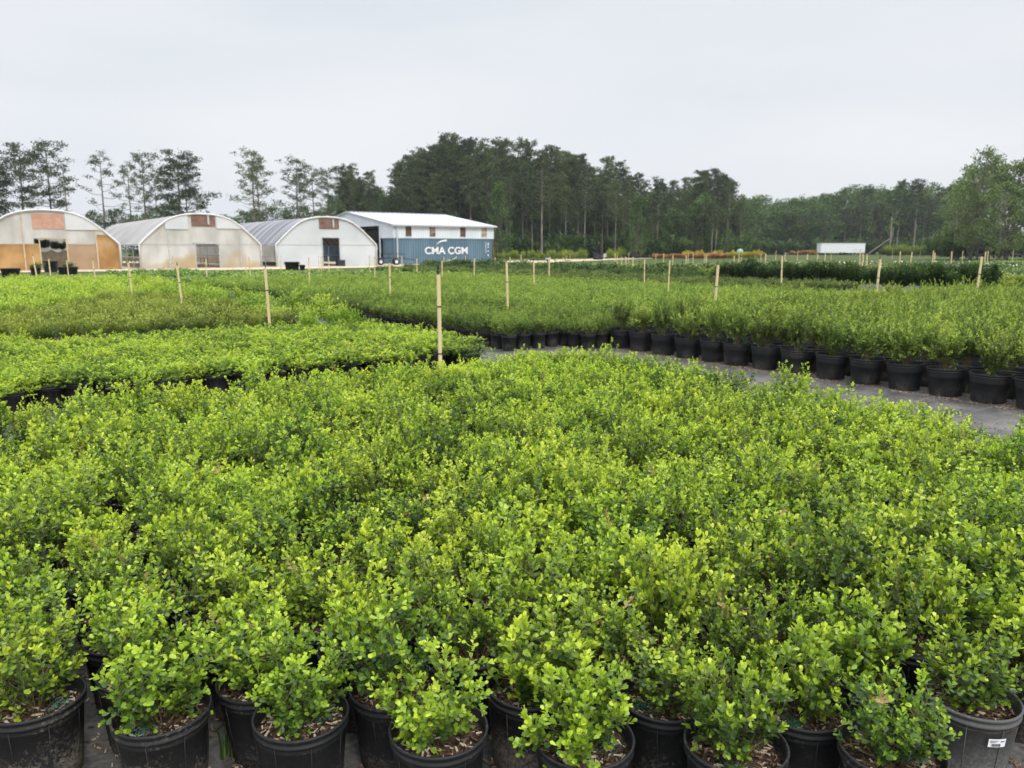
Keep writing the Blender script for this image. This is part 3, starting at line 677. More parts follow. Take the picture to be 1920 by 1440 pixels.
patches('left_far_bed', 30, 52, 26, 60, PG, 'green shrubs beside the sandy track before the blue container', test=lambda X, Y: 36 < Y < 42 + max(0, pr(X, Y, .3)[0] - 740) * .05 and 560 < pr(X, Y, .3)[0] < 1020)
patches('greenhouse_front_bed', -10, 36, 25, 60, PG, 'deep green shrubs between the lime bed and the greenhouses', test=lambda X, Y: 30 < Y < 42 and 230 < pr(X, Y, .3)[0] < 1000)
patches('left_dark_strip', 27.6, 29, 26, 48, PD, 'thin dark strip of shrubs before the green bed', test=lambda X, Y: Y < 62)

# ------------------------------------------------------------------ stakes with sprinklers
STK = [(60,479,516),(90,485,517),(125,488,520),(174,488,528),(241,492,550),(324,483,510),(332,498,564),(386,485,519),(460,480,502),(467,486,522),(498,502,590),
(526,490,508),(578,487,531),(597,486,507),(602,492,513),(606,488,508),(616,480,509),(693,482,512),(702,485,524),(729,493,549),(753,480,500),(781,484,515),(823,515,684),(828,489,527),(832,484,503),
(873,479,500),(888,484,521),(928,483,504),(953,492,567),(956,482,502),(977,477,498),(1002,492,537),(1029,489,526),(1043,484,508),(1055,483,506),(1062,480,501),(1069,477,488),
(1153,475,496),(1158,478,497),(1165,481,504),(1174,481,507),(1179,473,486),(1187,482,509),(1210,486,530),(1230,477,490),(1244,475,497),(1254,488,545),(1262,477,499),(1287,479,505),(1291,474,490),(1300,475,490),(1321,477,491),(1325,478,508),(1347,497,560),(1364,475,483),(1377,480,505),(1386,475,497),(1391,475,487),(1427,475,491),(1436,476,503),(1455,470,483),
(1469,480,529),(1472,473,492),(1496,470,483),(1514,476,502),(1533,476,501),(1548,473,493),(1559,473,483),(1614,471,497),(1619,475,502),(1627,477,502),(1653,486,557),(1674,470,480),(1689,471,494),(1709,472,501),(1726,470,480),(1750,470,495),(1754,474,504),(1772,469,480),(1786,471,500),(1806,470,485),(1832,470,481),(1842,481,548),(1848,472,506),(1854,471,497),(1867,469,481),(1900,469,486)]
POST = MB(); POST.box(-.018, .018, -.018, .018, -.05, 1.0)
post_me = POST.mesh('post', M['wood'])
pm = MB(); pm.tube([(0, .026, 0), (0, .026, 1.0)], .007, 8); pipe_me = pm.mesh('riser_pipe', M['blackplastic'], True)
hm = MB(); hm.lathe([(0, -.03), (.011, -.03), (.011, 0), (.02, .004), (.02, .022), (.009, .03), (.009, .05), (.016, .056), (.016, .066), (.004, .072), (0, .072)], 14, c=(0, .012, 0))
hm.box(-.009, .013, -.0025, .0025, .06, .1); head_me = hm.mesh('sprinkler_head', M['blackplastic'], False)
tm = MB(); tm.box(-.0205, .0205, -.021, .035, -.008, .008); tie_me = tm.mesh('tie', M['blackplastic'])
leans = {60: -.11, 90: -.04, 332: -.06, 498: -.02, 174: -.05, 241: -.03, 1347: .04, 1653: .05, 1842: .05, 125: -.03, 467: -.03}
zones = [(0, 240, 'before the orange sided greenhouse'), (240, 500, 'before the milky plastic greenhouse'), (500, 712, 'before the white ended greenhouse'), (712, 930, 'before the blue container'),
         (930, 1200, 'before the low olive hedge'), (1200, 1400, 'before the tall pine stand'), (1400, 1630, 'before the low white trailer'), (1630, 1921, 'before the woods at the right')]
cnt = {}
for (px, yt, yb) in STK:
    can = .55
    near = yb - yt > 40
    Y = .5 * (.78 * F / (yb - yt) + (CAM_H - can) * F / (yb - 466)) if near else .5 * (.85 * F / (yb - yt) + 1.12 * F / (yb - 466))
    if px == 823: Y = 8.75
    elif (px, yt) in ((1347, 497),): Y = 13.2
    X, zt = xz(px, yt, Y); zt = min(1.5, max(1.02, zt))
    for (p0, p1, w) in zones:
        if p0 <= px < p1: cnt[w] = cnt.get(w, 0) + 1; lab = f'pale wooden sprinkler stake {w}, {ordi(cnt[w])} from the left there'
    if px == 823: lab = 'largest pale wooden sprinkler stake with black cap, nearest in the aisle'
    t = _th('sprinkler_stake', lab, 'stake', (X, Y, 0), rnd.uniform(-.5, .5), 'sprinkler stakes standing among the beds')
    ln = leans.get(px, rnd.uniform(-.025, .025)); t.rotation_euler = (rnd.uniform(-.02, .02), ln, t.rotation_euler[2])
    if px in leans:      # keep the head where it is and lean the foot away
        t.location.x -= math.tan(ln) * zt
    th = 1.15 if Y > 40 else 1.0
    if px == 823: th = 1.15
    th *= .9 if Y < 30 else 1
    o = obj('post', post_me, t); o.scale = (th, th, zt)
    o = obj('riser_pipe', pipe_me, t); o.scale = (th, th, zt + .02); o.location = (0, 0, 0)
    o = obj('sprinkler_head', head_me, t, (0, .012 * th, zt + .02)); o.scale = (th * (.6 if px != 823 else .85),) * 3
    for f_ in (.10, .28, .72): o = obj('tie', tie_me, t, (0, 0, zt * f_ if f_ != .28 else zt * .30)); o.scale = (th, th, 1)

exec_far = True
# ================================================================== greenhouses
def film(name, c1, c2, trans=.35, alpha=0.0, scale=.6, stops=None, rough=.45, stretch=(1, 1, 1), amber=False):
    m, n, l, b = newmat(name)
    t = n.new('ShaderNodeTexCoord'); q = n.new('ShaderNodeMapping'); q.inputs['Scale'].default_value = stretch; l.new(t.outputs['Object'], q.inputs[0])
    x = n.new('ShaderNodeTexNoise'); x.inputs['Scale'].default_value = scale; x.inputs['Detail'].default_value = 5; l.new(q.outputs[0], x.inputs['Vector'])
    r = n.new('ShaderNodeValToRGB'); r.color_ramp.elements[0].position = .35; r.color_ramp.elements[1].position = .65
    r.color_ramp.elements[0].color = (*c1, 1); r.color_ramp.elements[1].color = (*c2, 1); l.new(x.outputs['Fac'], r.inputs[0]); col = r.outputs[0]
    if amber:      # algae and rust stains low down on the old plastic
        x3 = n.new('ShaderNodeTexNoise'); x3.inputs['Scale'].default_value = .42; l.new(t.outputs['Object'], x3.inputs['Vector'])
        sz_ = n.new('ShaderNodeSeparateXYZ'); l.new(t.outputs['Object'], sz_.inputs[0])
        z1 = n.new('ShaderNodeMapRange'); z1.inputs['From Min'].default_value = .2; z1.inputs['From Max'].default_value = 2.0; z1.inputs['To Min'].default_value = .16; z1.inputs['To Max'].default_value = -.3; l.new(sz_.outputs['Z'], z1.inputs['Value'])
        a3 = n.new('ShaderNodeMath'); a3.operation = 'ADD'; l.new(x3.outputs['Fac'], a3.inputs[0]); l.new(z1.outputs[0], a3.inputs[1])
        m4 = n.new('ShaderNodeMapRange'); m4.inputs['From Min'].default_value = .5; m4.inputs['From Max'].default_value = .72; m4.inputs['To Max'].default_value = .75; l.new(a3.outputs[0], m4.inputs['Value'])
        mc = n.new('ShaderNodeMix'); mc.data_type = 'RGBA'; l.new(m4.outputs[0], mc.inputs['Factor']); l.new(col, mc.inputs[6]); mc.inputs[7].default_value = (.70, .54, .27, 1); col = mc.outputs[2]
    l.new(col, b.inputs['Base Color'])
    b.inputs['Roughness'].default_value = rough
    bp = n.new('ShaderNodeBump'); bp.inputs['Strength'].default_value = .6; bp.inputs['Distance'].default_value = .08; l.new(x.outputs['Fac'], bp.inputs['Height']); l.new(bp.outputs[0], b.inputs['Normal'])
    tr = n.new('ShaderNodeBsdfTranslucent'); l.new(col, tr.inputs[0]); ms = n.new('ShaderNodeMixShader'); ms.inputs[0].default_value = trans
    l.new(b.outputs[0], ms.inputs[1]); l.new(tr.outputs[0], ms.inputs[2]); out = ms.outputs[0]
    if alpha:
        tp = n.new('ShaderNodeBsdfTransparent'); m3 = n.new('ShaderNodeMixShader'); m3.inputs[0].default_value = alpha
        l.new(out, m3.inputs[1]); l.new(tp.outputs[0], m3.inputs[2]); out = m3.outputs[0]
    l.new(out, n['Material Output'].inputs[0]); return m
M['filmmilk'] = film('milky_film', (.70, .69, .65), (.90, .895, .87), .5, .24, amber=True, scale=1.0, stretch=(1, 1, .45))
M['filmtan'] = film('tan_stained_film', (.54, .38, .24), (.66, .50, .34), .5)
M['filmorange'] = film('orange_panel', (.50, .28, .09), (.74, .50, .22), .5, scale=.8, stretch=(1, 1, .8))
M['filmwhite'] = film('white_film', (.68, .70, .72), (.76, .77, .78), .3, scale=.5)
M['roofwhite'] = film('white_roof_film', (.52, .51, .49), (.64, .63, .61), .5, scale=.35)
M['endwhite'] = noisy('white_end_panel', (.44, .47, .485), (.54, .565, .58), .35, .5, bump=.3)
M['roofgrey'] = noisy('grey_shade_roof', (.11, .11, .125), (.26, .26, .28), .25, .7, stretch=(.2, 3.2, .2), p0=.42, p1=.58)
M['galv'] = noisy('galvanised_pipe', (.42, .43, .44), (.55, .56, .57), 6, .45, metal=.3)
M['timber'] = noisy('weathered_timber', (.42, .33, .22), (.55, .45, .32), 5, .85)
M['ventred'] = noisy('rust_red_vent', (.42, .23, .16), (.50, .30, .22), 3, .8)
M['ventbrown'] = noisy('brown_vent_mesh', (.13, .075, .06), (.22, .13, .10), 3, .85)
M['edgewhite'] = noisy('white_edge_film', (.50, .505, .51), (.64, .645, .65), 1.5, .5)
M['tub'] = noisy('black_tub', (.014, .015, .018), (.03, .032, .036), 4, .5)
ARCH = [(0, 0), (.05, .10), (.10, .20), (.18, .345), (.30, .555), (.45, .775), (.60, .905), (.80, .985), (1, 1.0)]
GW = 9.5; GE = 1.9; GH_ = 4.35
def arch(x):
    t = min(x, GW - x) / (GW / 2); t = max(0, min(1, t))
    for (a0, b0), (a1, b1) in zip(ARCH, ARCH[1:]):
        if t <= a1: return GE + (GH_ - GE) * (b0 + (b1 - b0) * (t - a0) / (a1 - a0))
    return GH_
GX0, GY0 = -12.8, 73.0     # front right corner of the third house; the row of fronts runs along -u
def gs(px):                # distance along the row of fronts (from that corner, leftwards) seen at this column
    k = (px - 960) / F * 1.0
    # x = k * depth along axis; depth ~ Y cos + (H) sin, small correction
    return ((GX0 - k * (GY0 * math.cos(PITCH) + .9 * math.sin(PITCH) * 0)) / (UX - k * UY * math.cos(PITCH)))
houses = []
def greenhouse(sl, label, roofm, wallfn, vent, vm_, door, depth=28, sides='frame', posts=(), vst=None):
    """sl: distance of the left front corner; panels are given in pixel columns of the front and turned into metres along it"""
    X = GX0 - UX * sl; Y = GY0 - UY * sl
    t = _th('greenhouse', label, 'greenhouse', (X, Y, 0), ROT, 'hoop greenhouses in a row')
    lx = lambda px: sl - gs(px)
    # roof cover: a thin shell over the hoops
    mb = MB(); xs = [GW * (1 - math.cos(PI * k / 40)) / 2 for k in range(41)]; ny = 21
    def sag(k, j): return -.02 * (j % 2)
    outer = [[(x, -.12 + (depth + .24) * j / (ny - 1), arch(x) + .03 + sag(k, j)) for k, x in enumerate(xs)] for j in range(ny)]
    inner = [[(x, y, z - .03) for (x, y, z) in row] for row in outer]
    vs = [p for row in outer for p in row] + [p for row in inner for p in row]; n0 = ny * 41; fs = []
    for j in range(ny - 1):
        for k in range(40):
            a = j * 41 + k; fs.append((a, a + 1, a + 42, a + 41)); fs.append((n0 + a, n0 + a + 41, n0 + a + 42, n0 + a + 1))
    for k in range(40): fs.append((k, n0 + k, n0 + k + 1, k + 1)); a = (ny - 1) * 41 + k; fs.append((a, a + 1, n0 + a + 1, n0 + a))
    mb.add(vs, fs); mb.build('roof_cover', roofm, t, True)
    eb = MB(); eb.tube([(0, -.1, 0)] + [(x, -.1, arch(x)) for x in xs] + [(GW, -.1, 0)], .075, 8, cap=True); eb.build('edge_band', M['edgewhite'], t, True)
    # hoops, each one its own part
    for j in range(0, 11):
        y = .05 + (depth - .1) * j / 10; hb = MB()
        hb.tube([(.02, y, 0)] + [(min(max(x, .02), GW - .02), y, arch(x) - .05) for x in xs[::2]] + [(GW - .02, y, 0)], .03, 6, cap=False); hb.build('hoop', M['galv'], t, True)
    rl = MB()
    for x in (.0, GW): rl.box(x - .04, x + .04, 0, depth, GE - .1, GE); rl.box(x - .04, x + .04, .06, depth - .06, .85, .93)
    rl.build('side_rail', M['galv'], t)
    # front and back walls cut to the arch
    def wall(name, x0, x1, z0, z1, mt, y=0.0, th=.02, par=t):
        w = MB(); k = max(2, int((x1 - x0) / .25)); P = [x0 + (x1 - x0) * i / k for i in range(k + 1)]
        vs = []
        for yy in (y, y + th):
            for x in P: vs += [(x, yy, z0), (x, yy, max(z0 + .01, min(z1, arch(x) - .02)))]
        n_ = 2 * (k + 1); fs = []
        for i in range(k):
            a = 2 * i; fs.append((a, a + 2, a + 3, a + 1)); fs.append((n_ + a, n_ + a + 1, n_ + a + 3, n_ + a + 2)); fs.append((a + 1, a + 3, n_ + a + 3, n_ + a + 1)); fs.append((a, n_ + a, n_ + a + 2, a + 2))
        fs.append((0, 1, n_ + 1, n_)); fs.append((n_ - 2, 2 * n_ - 2, 2 * n_ - 1, n_ - 1))
        w.add(vs, fs); return w.build(name, mt, par)
    d0, d1, dz = lx(door[0]), lx(door[1]), door[2]; v0, v1, vz0, vz1 = lx(vent[0]), lx(vent[1]), vent[2], vent[3]
    wallfn(wall, lx, d0, d1, dz, v0, v1, vz0, vz1)
    wall('vent_panel', v0, v1, vz0, vz1, vm_, -.05, .04)
    if vst: pb = MB(); pb.box(lx(vst), lx(vst) + .14, -.09, -.05, vz0 + .15, vz1 - .02); pb.build('vent_strut', M['galv'], t)
    fr = MB()
    for x in (d0, d1): fr.box(x - .04, x + .04, -.06, .03, 0, dz - .04)
    fr.box(d0 + .04, d1 - .04, -.06, .03, dz - .04, dz + .05); fr.build('door_frame', M['timber'] if vm_ == M['ventred'] else M['galv'], t)
    for px in posts:
        x = lx(px)
        if .2 < x < GW - .2: pb = MB(); pb.box(x - .045, x + .045, -.07, -.01, 0, arch(x) - .06); pb.build('wall_post', M['timber'] if vm_ == M['ventred'] else M['galv'], t)
    gb = MB(); gb.box(.05, d0 - .05, -.03, -.01, GE - .02, GE + .015); gb.box(d1 + .05, GW - .05, -.03, -.01, GE - .02, GE + .015); gb.build('cross_rail', M['galv'], t)
    # back wall with its own door opening
    wall('back_wall', .1, 3.3, 0, 9, M['filmmilk'], depth - .05); wall('back_wall', 6.2, GW - .1, 0, 9, M['filmmilk'], depth - .05); wall('back_wall', 3.3, 6.2, 2.5, 9, M['filmmilk'], depth - .05)
    # bench and plants inside are things of their own
    return t, lx
def w1(wall, lx, d0, d1, dz, v0, v1, vz0, vz1):
    wall('lower_panel', .05, d0, 0, 1.9, M['filmorange']); wall('lower_panel', d1, lx(181), 0, 1.9, M['filmtan']); wall('lower_panel', lx(183), GW - .05, 0, 2.6, M['filmorange'])
    wall('end_film', .05, v0, 1.9, 9, M['filmmilk']); wall('end_film', v0, v1, dz, vz0, M['filmmilk']); wall('end_film', v0, v1, vz1, 9, M['filmwhite'])
    wall('end_film', v1, lx(181), 1.9, 9, M['filmmilk']); wall('end_film', lx(183), GW - .05, 2.6, 9, M['filmmilk'])
    wall('loose_film', v1 + .1, lx(200), 2.95, 9, M['filmwhite'], -.1, .02)
def w2(wall, lx, d0, d1, dz, v0, v1, vz0, vz1):
    wall('end_film', .05, d0, 0, 1.85, M['filmmilk']); wall('end_film', d1, GW - .05, 0, 1.85, M['filmmilk'])
    wall('end_film', .05, v0, 1.85, 9, M['filmmilk']); wall('end_film', v0, v1, dz, vz0, M['filmmilk']); wall('end_film', v1, GW - .05, 1.85, 9, M['filmmilk'])
    wall('loose_film', v1 + .1, lx(455), 3.2, 9, M['filmwhite'], -.1, .02); wall('loose_film', lx(312), v0 - .3, 3.1, 9, M['filmwhite'], -.1, .02)
def w3(wall, lx, d0, d1, dz, v0, v1, vz0, vz1):
    wall('end_panel', .05, d0, 0, 9, M['endwhite']); wall('end_panel', d1, GW - .05, 0, 9, M['endwhite']); wall('end_panel', d0, d1, dz, vz0, M['endwhite']); wall('end_panel', d0, d1, vz1, 9, M['endwhite'])
g1, l1 = greenhouse(31.1, 'orange sided hoop greenhouse with salmon vent and white roof edge, at far left', M['roofwhite'], w1, (65, 124, 3.0, 4.1), M['ventred'], (75, 126, 2.3), posts=(45, 182))
g2, l2 = greenhouse(20.2, 'milky plastic hoop greenhouse with brown vent, middle one of three', M['roofwhite'], w2, (362, 406, 3.35, 4.3), M['ventbrown'], (366, 411, 2.0), posts=(317, 451), vst=392)
g3, l3 = greenhouse(9.4, 'white ended hoop greenhouse with dark grey striped roof beside the metal barn', M['roofgrey'], w3, (600, 635, 3.3, 4.2), M['ventbrown'], (604, 637, 2.55), vst=625)
def inside(t, lx_, ly, lz=0):     # a point given in a house's own frame
    c, s = math.cos(ROT), math.sin(ROT); return (t.location.x + c * lx_ - s * ly, t.location.y + s * lx_ + c * ly, lz)
def bench(p, L_, label):
    b = _th('plant_bench', label, 'bench', p, ROT, 'benches inside the greenhouses')
    mb = MB(); mb.box(-L_ / 2, L_ / 2, -.5, .5, .72, .78)
    for k in range(int(L_ / .3)): mb.box(-L_ / 2 + .3 * k, -L_ / 2 + .3 * k + .12, -.52, -.5, .4, .72)
    mb.build('bench_top', M['timber'], b)
    for x in (-L_ / 2 + .1, L_ / 2 - .1):
        for y in (-.4, .4): q_ = MB(); q_.box(x - .04, x + .04, y - .04, y + .04, 0, .72); q_.build('leg', M['timber'], b)
bench(inside(g2, l2(388), 5), 2.6, 'slatted timber bench seen through the middle greenhouse doorway')
bench(inside(g2, 1.0, 8), 1.4, 'timber bench at the open left side of the middle greenhouse')
bench(inside(g3, l3(612), 6), 2.2, 'timber bench seen through the white greenhouse doorway')
bench(inside(g3, .9, 9), 1.4, 'timber bench at the open left side of the white ended greenhouse')
def tub(p, w, h, label, rz=0, plantm=None):
    b = _th('black_tub', label, 'tub', (p[0], p[1], 0), rz, 'black plastic tubs')
    mb = MB(); mb.lathe([(0, .01), (w * .4, 0), (w * .43, .02), (w * .49, h * .9), (w * .53, h * .9), (w * .53, h), (w * .49, h), (w * .46, h * .75), (0, h * .72)], 24); mb.build('tub_body', M['tub'], b, True)
    for s in (-1, 1): hb = MB(); hb.tube([(s * w * .51, -.08, h * .85), (s * w * .58, -.07, h * .72), (s * w * .58, .07, h * .72), (s * w * .51, .08, h * .85)], .012, 6); hb.build('handle', M['tub'], b)
    if plantm: o = obj('plant_heap', plantm, b, (0, 0, h * .7)); o.scale = (1.6, 1.6, 1.2)
HEAP = lowshrub(600, .35, .34, M['olive'], 900, .05)
for (px, py, w, h, lab, hp) in [(21, 520, .95, .50, 'black tub standing alone at the far left edge', None), (68, 517, .55, .5, 'small black tub with brush beside the leaning stake', HEAP),
                            (128, 514, 1.15, .45, 'wide black tub heaped with clippings before the orange greenhouse', HEAP), (96, 510, .9, .75, 'black tub in shade at the orange greenhouse doorway', None),
                            (548, 507, 1.05, .62, 'large black tub on the grass before the white ended greenhouse', None), (567, 507, .40, .40, 'small black tub beside the large one', None)]:
    tub(un(px, py, 0), w, h, lab, 0, hp)
# dark crate in the white house's doorway, greenery inside the orange house
cp = inside(g3, l3(634), -.4); o = _th('black_crate', 'square black crate at the doorway of the white ended greenhouse', 'crate', cp, ROT, None)
mb = MB(); mb.box(-.35, .35, -.25, .25, 0, .04); [mb.box(*q_) for q_ in ((-.35, .35, -.25, -.22, .04, .55), (-.35, .35, .22, .25, .04, .55), (-.35, -.32, -.22, .22, .04, .55), (.32, .35, -.22, .22, .04, .55), (-.37, .37, -.27, -.25, .49, .55))]; mb.build('crate_body', M['tub'], o)
hg = []
for k in range(26):
    x, y, z = inside(g1, l1(75) + rnd.uniform(-.3, 2.9), 4 + rnd.uniform(0, 2), 1.35 + rnd.uniform(0, .5)); hg.append((x, y, z, rnd.uniform(0, 6), 1.2, 1.3, rnd.randrange(3)))
scatter('hanging_greenery', hg, DL, 'dark mass of hanging plants inside the orange sided greenhouse', 'plants')
o = _th('folded_tarp', 'cream striped tarp under the dark greenery in the orange greenhouse', 'tarp', inside(g1, l1(104), 3), ROT, None)
mb = MB()
for k in range(16): x = -1.1 + .14 * k; mb.tube([(x, 0, 0), (x, .05, .9), (x, .25, 1.35 + .1 * math.sin(k))], .075, 6)
mb.build('tarp_folds', noisy('cream_tarp', (.5, .45, .33), (.62, .56, .42), 3), o, True)
for (g, y0, k0) in ((g2, 8, 3), (g3, 9, 3)):
    for k in range(k0):
        p = inside(g, 1.0 + (k - 1) * .4, y0, .78); o = obj('bench_plant', HEAP, None, p); o.scale = (.6, .6, .9); o.rotation_euler[2] = k * 2.1
        tag(o, f'{"small leafy" if k != 1 else "fuller leafy"} plant on the side bench of the {"middle" if g is g2 else "white ended"} greenhouse, {ordi(k + 1)} along it', 'plant', 'plants on the greenhouse benches')

# ================================================================== barn and container
M['cladding'] = noisy('pale_metal_cladding', (.55, .60, .64), (.62, .66, .70), .8, .5, stretch=(1, 1, .3))
M['roofmetal'] = noisy('white_metal_roof', (.40, .425, .46), (.46, .48, .52), .6, .4)
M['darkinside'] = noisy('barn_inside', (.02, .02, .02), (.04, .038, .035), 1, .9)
M['blue'+'steel'] = noisy('faded_blue_steel', (.075, .135, .19), (.125, .20, .255), .9, .55, stretch=(1, 1, .25), detail=10, p0=.3, p1=.75)
M['bluerust'] = noisy('rusty_blue_steel', (.05, .09, .13), (.12, .08, .06), 2.5, .7, detail=8, p0=.5, p1=.62)
M['paint'] = noisy('white_marking_paint', (.58, .61, .63), (.72, .74, .75), 3, .6)
M['rust'] = noisy('rust_brown', (.07, .045, .035), (.17, .10, .07), 3, .85)
BP = un(740, 495.4, 0)
def corr_box(mb, x0, x1, y0, y1, z0, z1, amp=.05, pitch=.28):
    """container body: trapezoid corrugation down every side"""
    def edge(p, q, nrm):
        L_ = math.dist(p, q); n_ = int(L_ / pitch); out = []
        for k in range(n_):
            for f, d in ((.0, 0), (.30, 0), (.42, 1), (.78, 1), (.90, 0)):
                t = (k + f) / n_; out.append((p[0] + (q[0] - p[0]) * t - nrm[0] * amp * d, p[1] + (q[1] - p[1]) * t - nrm[1] * amp * d))
        return out
    ring = edge((x0, y0), (x1, y0), (0, -1)) + edge((x1, y0), (x1, y1), (1, 0)) + edge((x1, y1), (x0, y1), (0, 1)) + edge((x0, y1), (x0, y0), (-1, 0))
    n_ = len(ring); vs = [(x, y, z0) for x, y in ring] + [(x, y, z1) for x, y in ring]
    mb.add(vs, [(k, (k + 1) % n_, n_ + (k + 1) % n_, n_ + k) for k in range(n_)] + [tuple(range(n_))[::-1], tuple(range(n_, 2 * n_))])
def container(y0, label, letters):
    c, s = math.cos(ROT), math.sin(ROT)
    t = _th('shipping_container', label, 'container', (BP[0] - s * y0, BP[1] + c * y0, 0), ROT, None)
    mb = MB(); corr_box(mb, .04, 12.15, .02, 2.42, .18, 2.5); mb.build('body', M['bluesteel'], t)
    fr = MB()
    for z0, z1 in ((.05, .18), (2.5, 2.6)):
        for y in (0, 2.34): fr.box(.1, 12.09, y, y + .1, z0, z1)
        for x in (0, 12.09): fr.box(x, x + .1, .1, 2.34, z0, z1)
    fr.build('rail', M['bluesteel'], t)
    for x in (-.02, 12.09):
        for y in (-.02, 2.36): q_ = MB(); q_.box(x, x + .12, y, y + .1, 0, 2.62); q_.build('corner_post', M['rust'] if x > 5 else M['bluesteel'], t)
    if letters:
        def txt(body, size, loc, align='LEFT', off=0, rz=0, sx=1):
            cu = bpy.data.curves.new('lettering', 'FONT'); cu.body = body; cu.size = size; cu.offset = off; cu.extrude = .006; cu.align_x = align
            cu.materials.append(M['paint']); to = bpy.data.objects.new('text', cu); SC.collection.objects.link(to); bpy.context.view_layer.update(); me = bpy.data.meshes.new_from_object(to); bpy.data.objects.remove(to); o = obj('lettering', me, t, loc); o.rotation_euler = (PI / 2, rz, 0); o.scale = (sx, 1, 1); return o
        txt('CMA CGM', 1.02, (6.2, -.012, 1.02), 'CENTER', .026, 0, 1.13)
        for k, sg in enumerate((1, -1)):
            mb = MB(); n_ = 14; vs = []
            for i in range(n_ + 1):
                f = i / n_; w = .03 + .19 * f ** .8; cx, cz = 6.2, 1.36
                for q_ in (-w / 2, w / 2):
                    x = -1.25 * math.cos(PI * f / 2) + .0; z = .50 + .56 * math.sin(PI * f / 2) + q_
                    x, z = (x, z) if sg == 1 else (-x, -z); vs.append((cx + x, -.014, cz + z))
            fs = [(2 * i, 2 * i + 2, 2 * i + 3, 2 * i + 1) if sg == 1 else (2 * i, 2 * i + 2, 2 * i + 3, 2 * i + 1) for i in range(n_)]
            mb.add(vs, fs); o = mb.build('swoosh', M['paint'], t)
        mk = MB()
        for k in range(9): mk.box(11.15, 11.24, -.016, -.01, 2.15 - .13 * k, 2.23 - .13 * k)
        for k, h in enumerate((.30, .12, .12, .2)): z = 2.2 - .42 * k; mk.box(11.45, 11.58, -.016, -.01, z - h, z)
        mk.build('small_markings', M['paint'], t)
container(0, 'faded blue corrugated shipping container with white CMA CGM lettering under the barn wall', True)
container(19.36, 'far blue container under the hidden side of the barn', False)
bt = _th('metal_barn', 'pale metal barn with white gable roof set on blue containers', 'barn', (BP[0], BP[1], 0), ROT)
BW = 21.8; ZE = 3.98; ZR = 5.62; BL_ = 12.2
def ribwall(name, x0, x1, z0, z1, y, par, mt, pitch=.3, along='x', ztop=None):
    mb = MB(); n_ = max(2, int(round((x1 - x0) / pitch)) * 2); vs = []
    for k in range(n_ + 1):
        x = x0 + (x1 - x0) * k / n_; d = .02 if k % 2 else 0
        zt = ztop(x) if ztop else z1
        for (yy, z) in ((y + d, z0), (y + d, zt), (y + .07, z0), (y + .07, zt)):
            vs.append((x, yy, z) if along == 'x' else (yy, x, z))
    fs = []
    for k in range(n_):
        a = 4 * k; fs += [(a, a + 4, a + 5, a + 1), (a + 2, a + 3, a + 7, a + 6), (a + 1, a + 5, a + 7, a + 3), (a, a + 2, a + 6, a + 4)]
    fs += [(0, 1, 3, 2), (4 * n_, 4 * n_ + 2, 4 * n_ + 3, 4 * n_ + 1)]
    mb.add(vs, fs); return mb.build(name, mt, par)
ax_ = (-UX, 0)
def bx(px):        # metres along the barn's long side at a pixel column
    k = (px - 960) / F; cy = math.cos(PITCH); sy = 0
    return (k * BP[1] * cy - BP[0]) / (UX - k * UY * cy) + 0.0
wins = [(bx(760), bx(773)), (bx(805), bx(817.5)), (bx(862), bx(874)), (bx(902), bx(913.5))]
zs0, zs1 = 2.78, 3.82
xc = 0
for k, (w0, w1_) in enumerate(wins + [(BL_, BL_)]):
    ribwall('wall_panel', xc, w0, 2.63, ZE, -.02, bt, M['cladding'])
    if k < 4:
        ribwall('wall_panel', w0, w1_, 2.63, zs0, -.02, bt, M['cladding']); ribwall('wall_panel', w0, w1_, zs1, ZE, -.02, bt, M['cladding'])
        wn = MB(); wn.box(w0, w1_, -.04, .03, zs0 - .03, zs0 + .02); wn.box(w0, w1_, -.04, .03, zs1 - .02, zs1 + .03); wn.box(w0, w0 + .05, -.04, .03, zs0 + .02, zs1 - .02); wn.box(w1_ - .05, w1_, -.04, .03, zs0 + .02, zs1 - .02)
        fw = wn.build('window', M['cladding'], bt)
        pn = MB(); pn.box(w0 + .05, w1_ - .05, .04, .07, zs0, zs1); pn.build('board', M['rust'] if k in (0, 2) else noisy('tan_board', (.08, .055, .045), (.42, .35, .28), 1.6, .8, p0=.45, p1=.52), fw)
        for j in range(3 + k): z = zs0 + .2 + .24 * j + .03 * k
        sl_ = MB(); [sl_.box(w0 + .05, w1_ - .05, .02, .035, zs0 + .22 * j + .12, zs0 + .22 * j + .2) for j in range(4)]; sl_.build('slats', M['rust'] if k < 3 else M['timber'], fw)
        xc = w1_
gt = lambda y: ZE + (ZR - ZE) * (1 - abs(y - BW / 2) / (BW / 2)) - .04
ribwall('gable_wall', -.0, 3.1, 2.63, 0, -.06, bt, M['cladding'], along='y', ztop=gt)
ribwall('gable_wall', 3.1, 18.7, 3.92, 0, -.06, bt, M['cladding'], along='y', ztop=gt)
ribwall('gable_wall', 18.7, BW, 2.63, 0, -.06, bt, M['cladding'], along='y', ztop=gt)
ribwall('gable_wall', 0, BW, 2.63, 0, BL_ + .0, bt, M['cladding'], along='y', ztop=gt)
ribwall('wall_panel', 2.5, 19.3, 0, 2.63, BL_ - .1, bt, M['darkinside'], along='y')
ribwall('wall_panel', 0, BL_, 2.63, ZE, BW - .05, bt, M['cladding'])
of = MB(); of.box(-.1, .02, 3.05, 3.17, 0, 3.92); of.box(-.1, .02, 18.63, 18.75, 0, 3.92); of.build('door_frame', M['cladding'], bt)
for k in range(3): q_ = MB(); x = 2 + 4 * k; q_.box(x, x + .15, 2.6, BW - 2.6, 3.75, 3.95); q_.build('truss', M['darkinside'], bt)
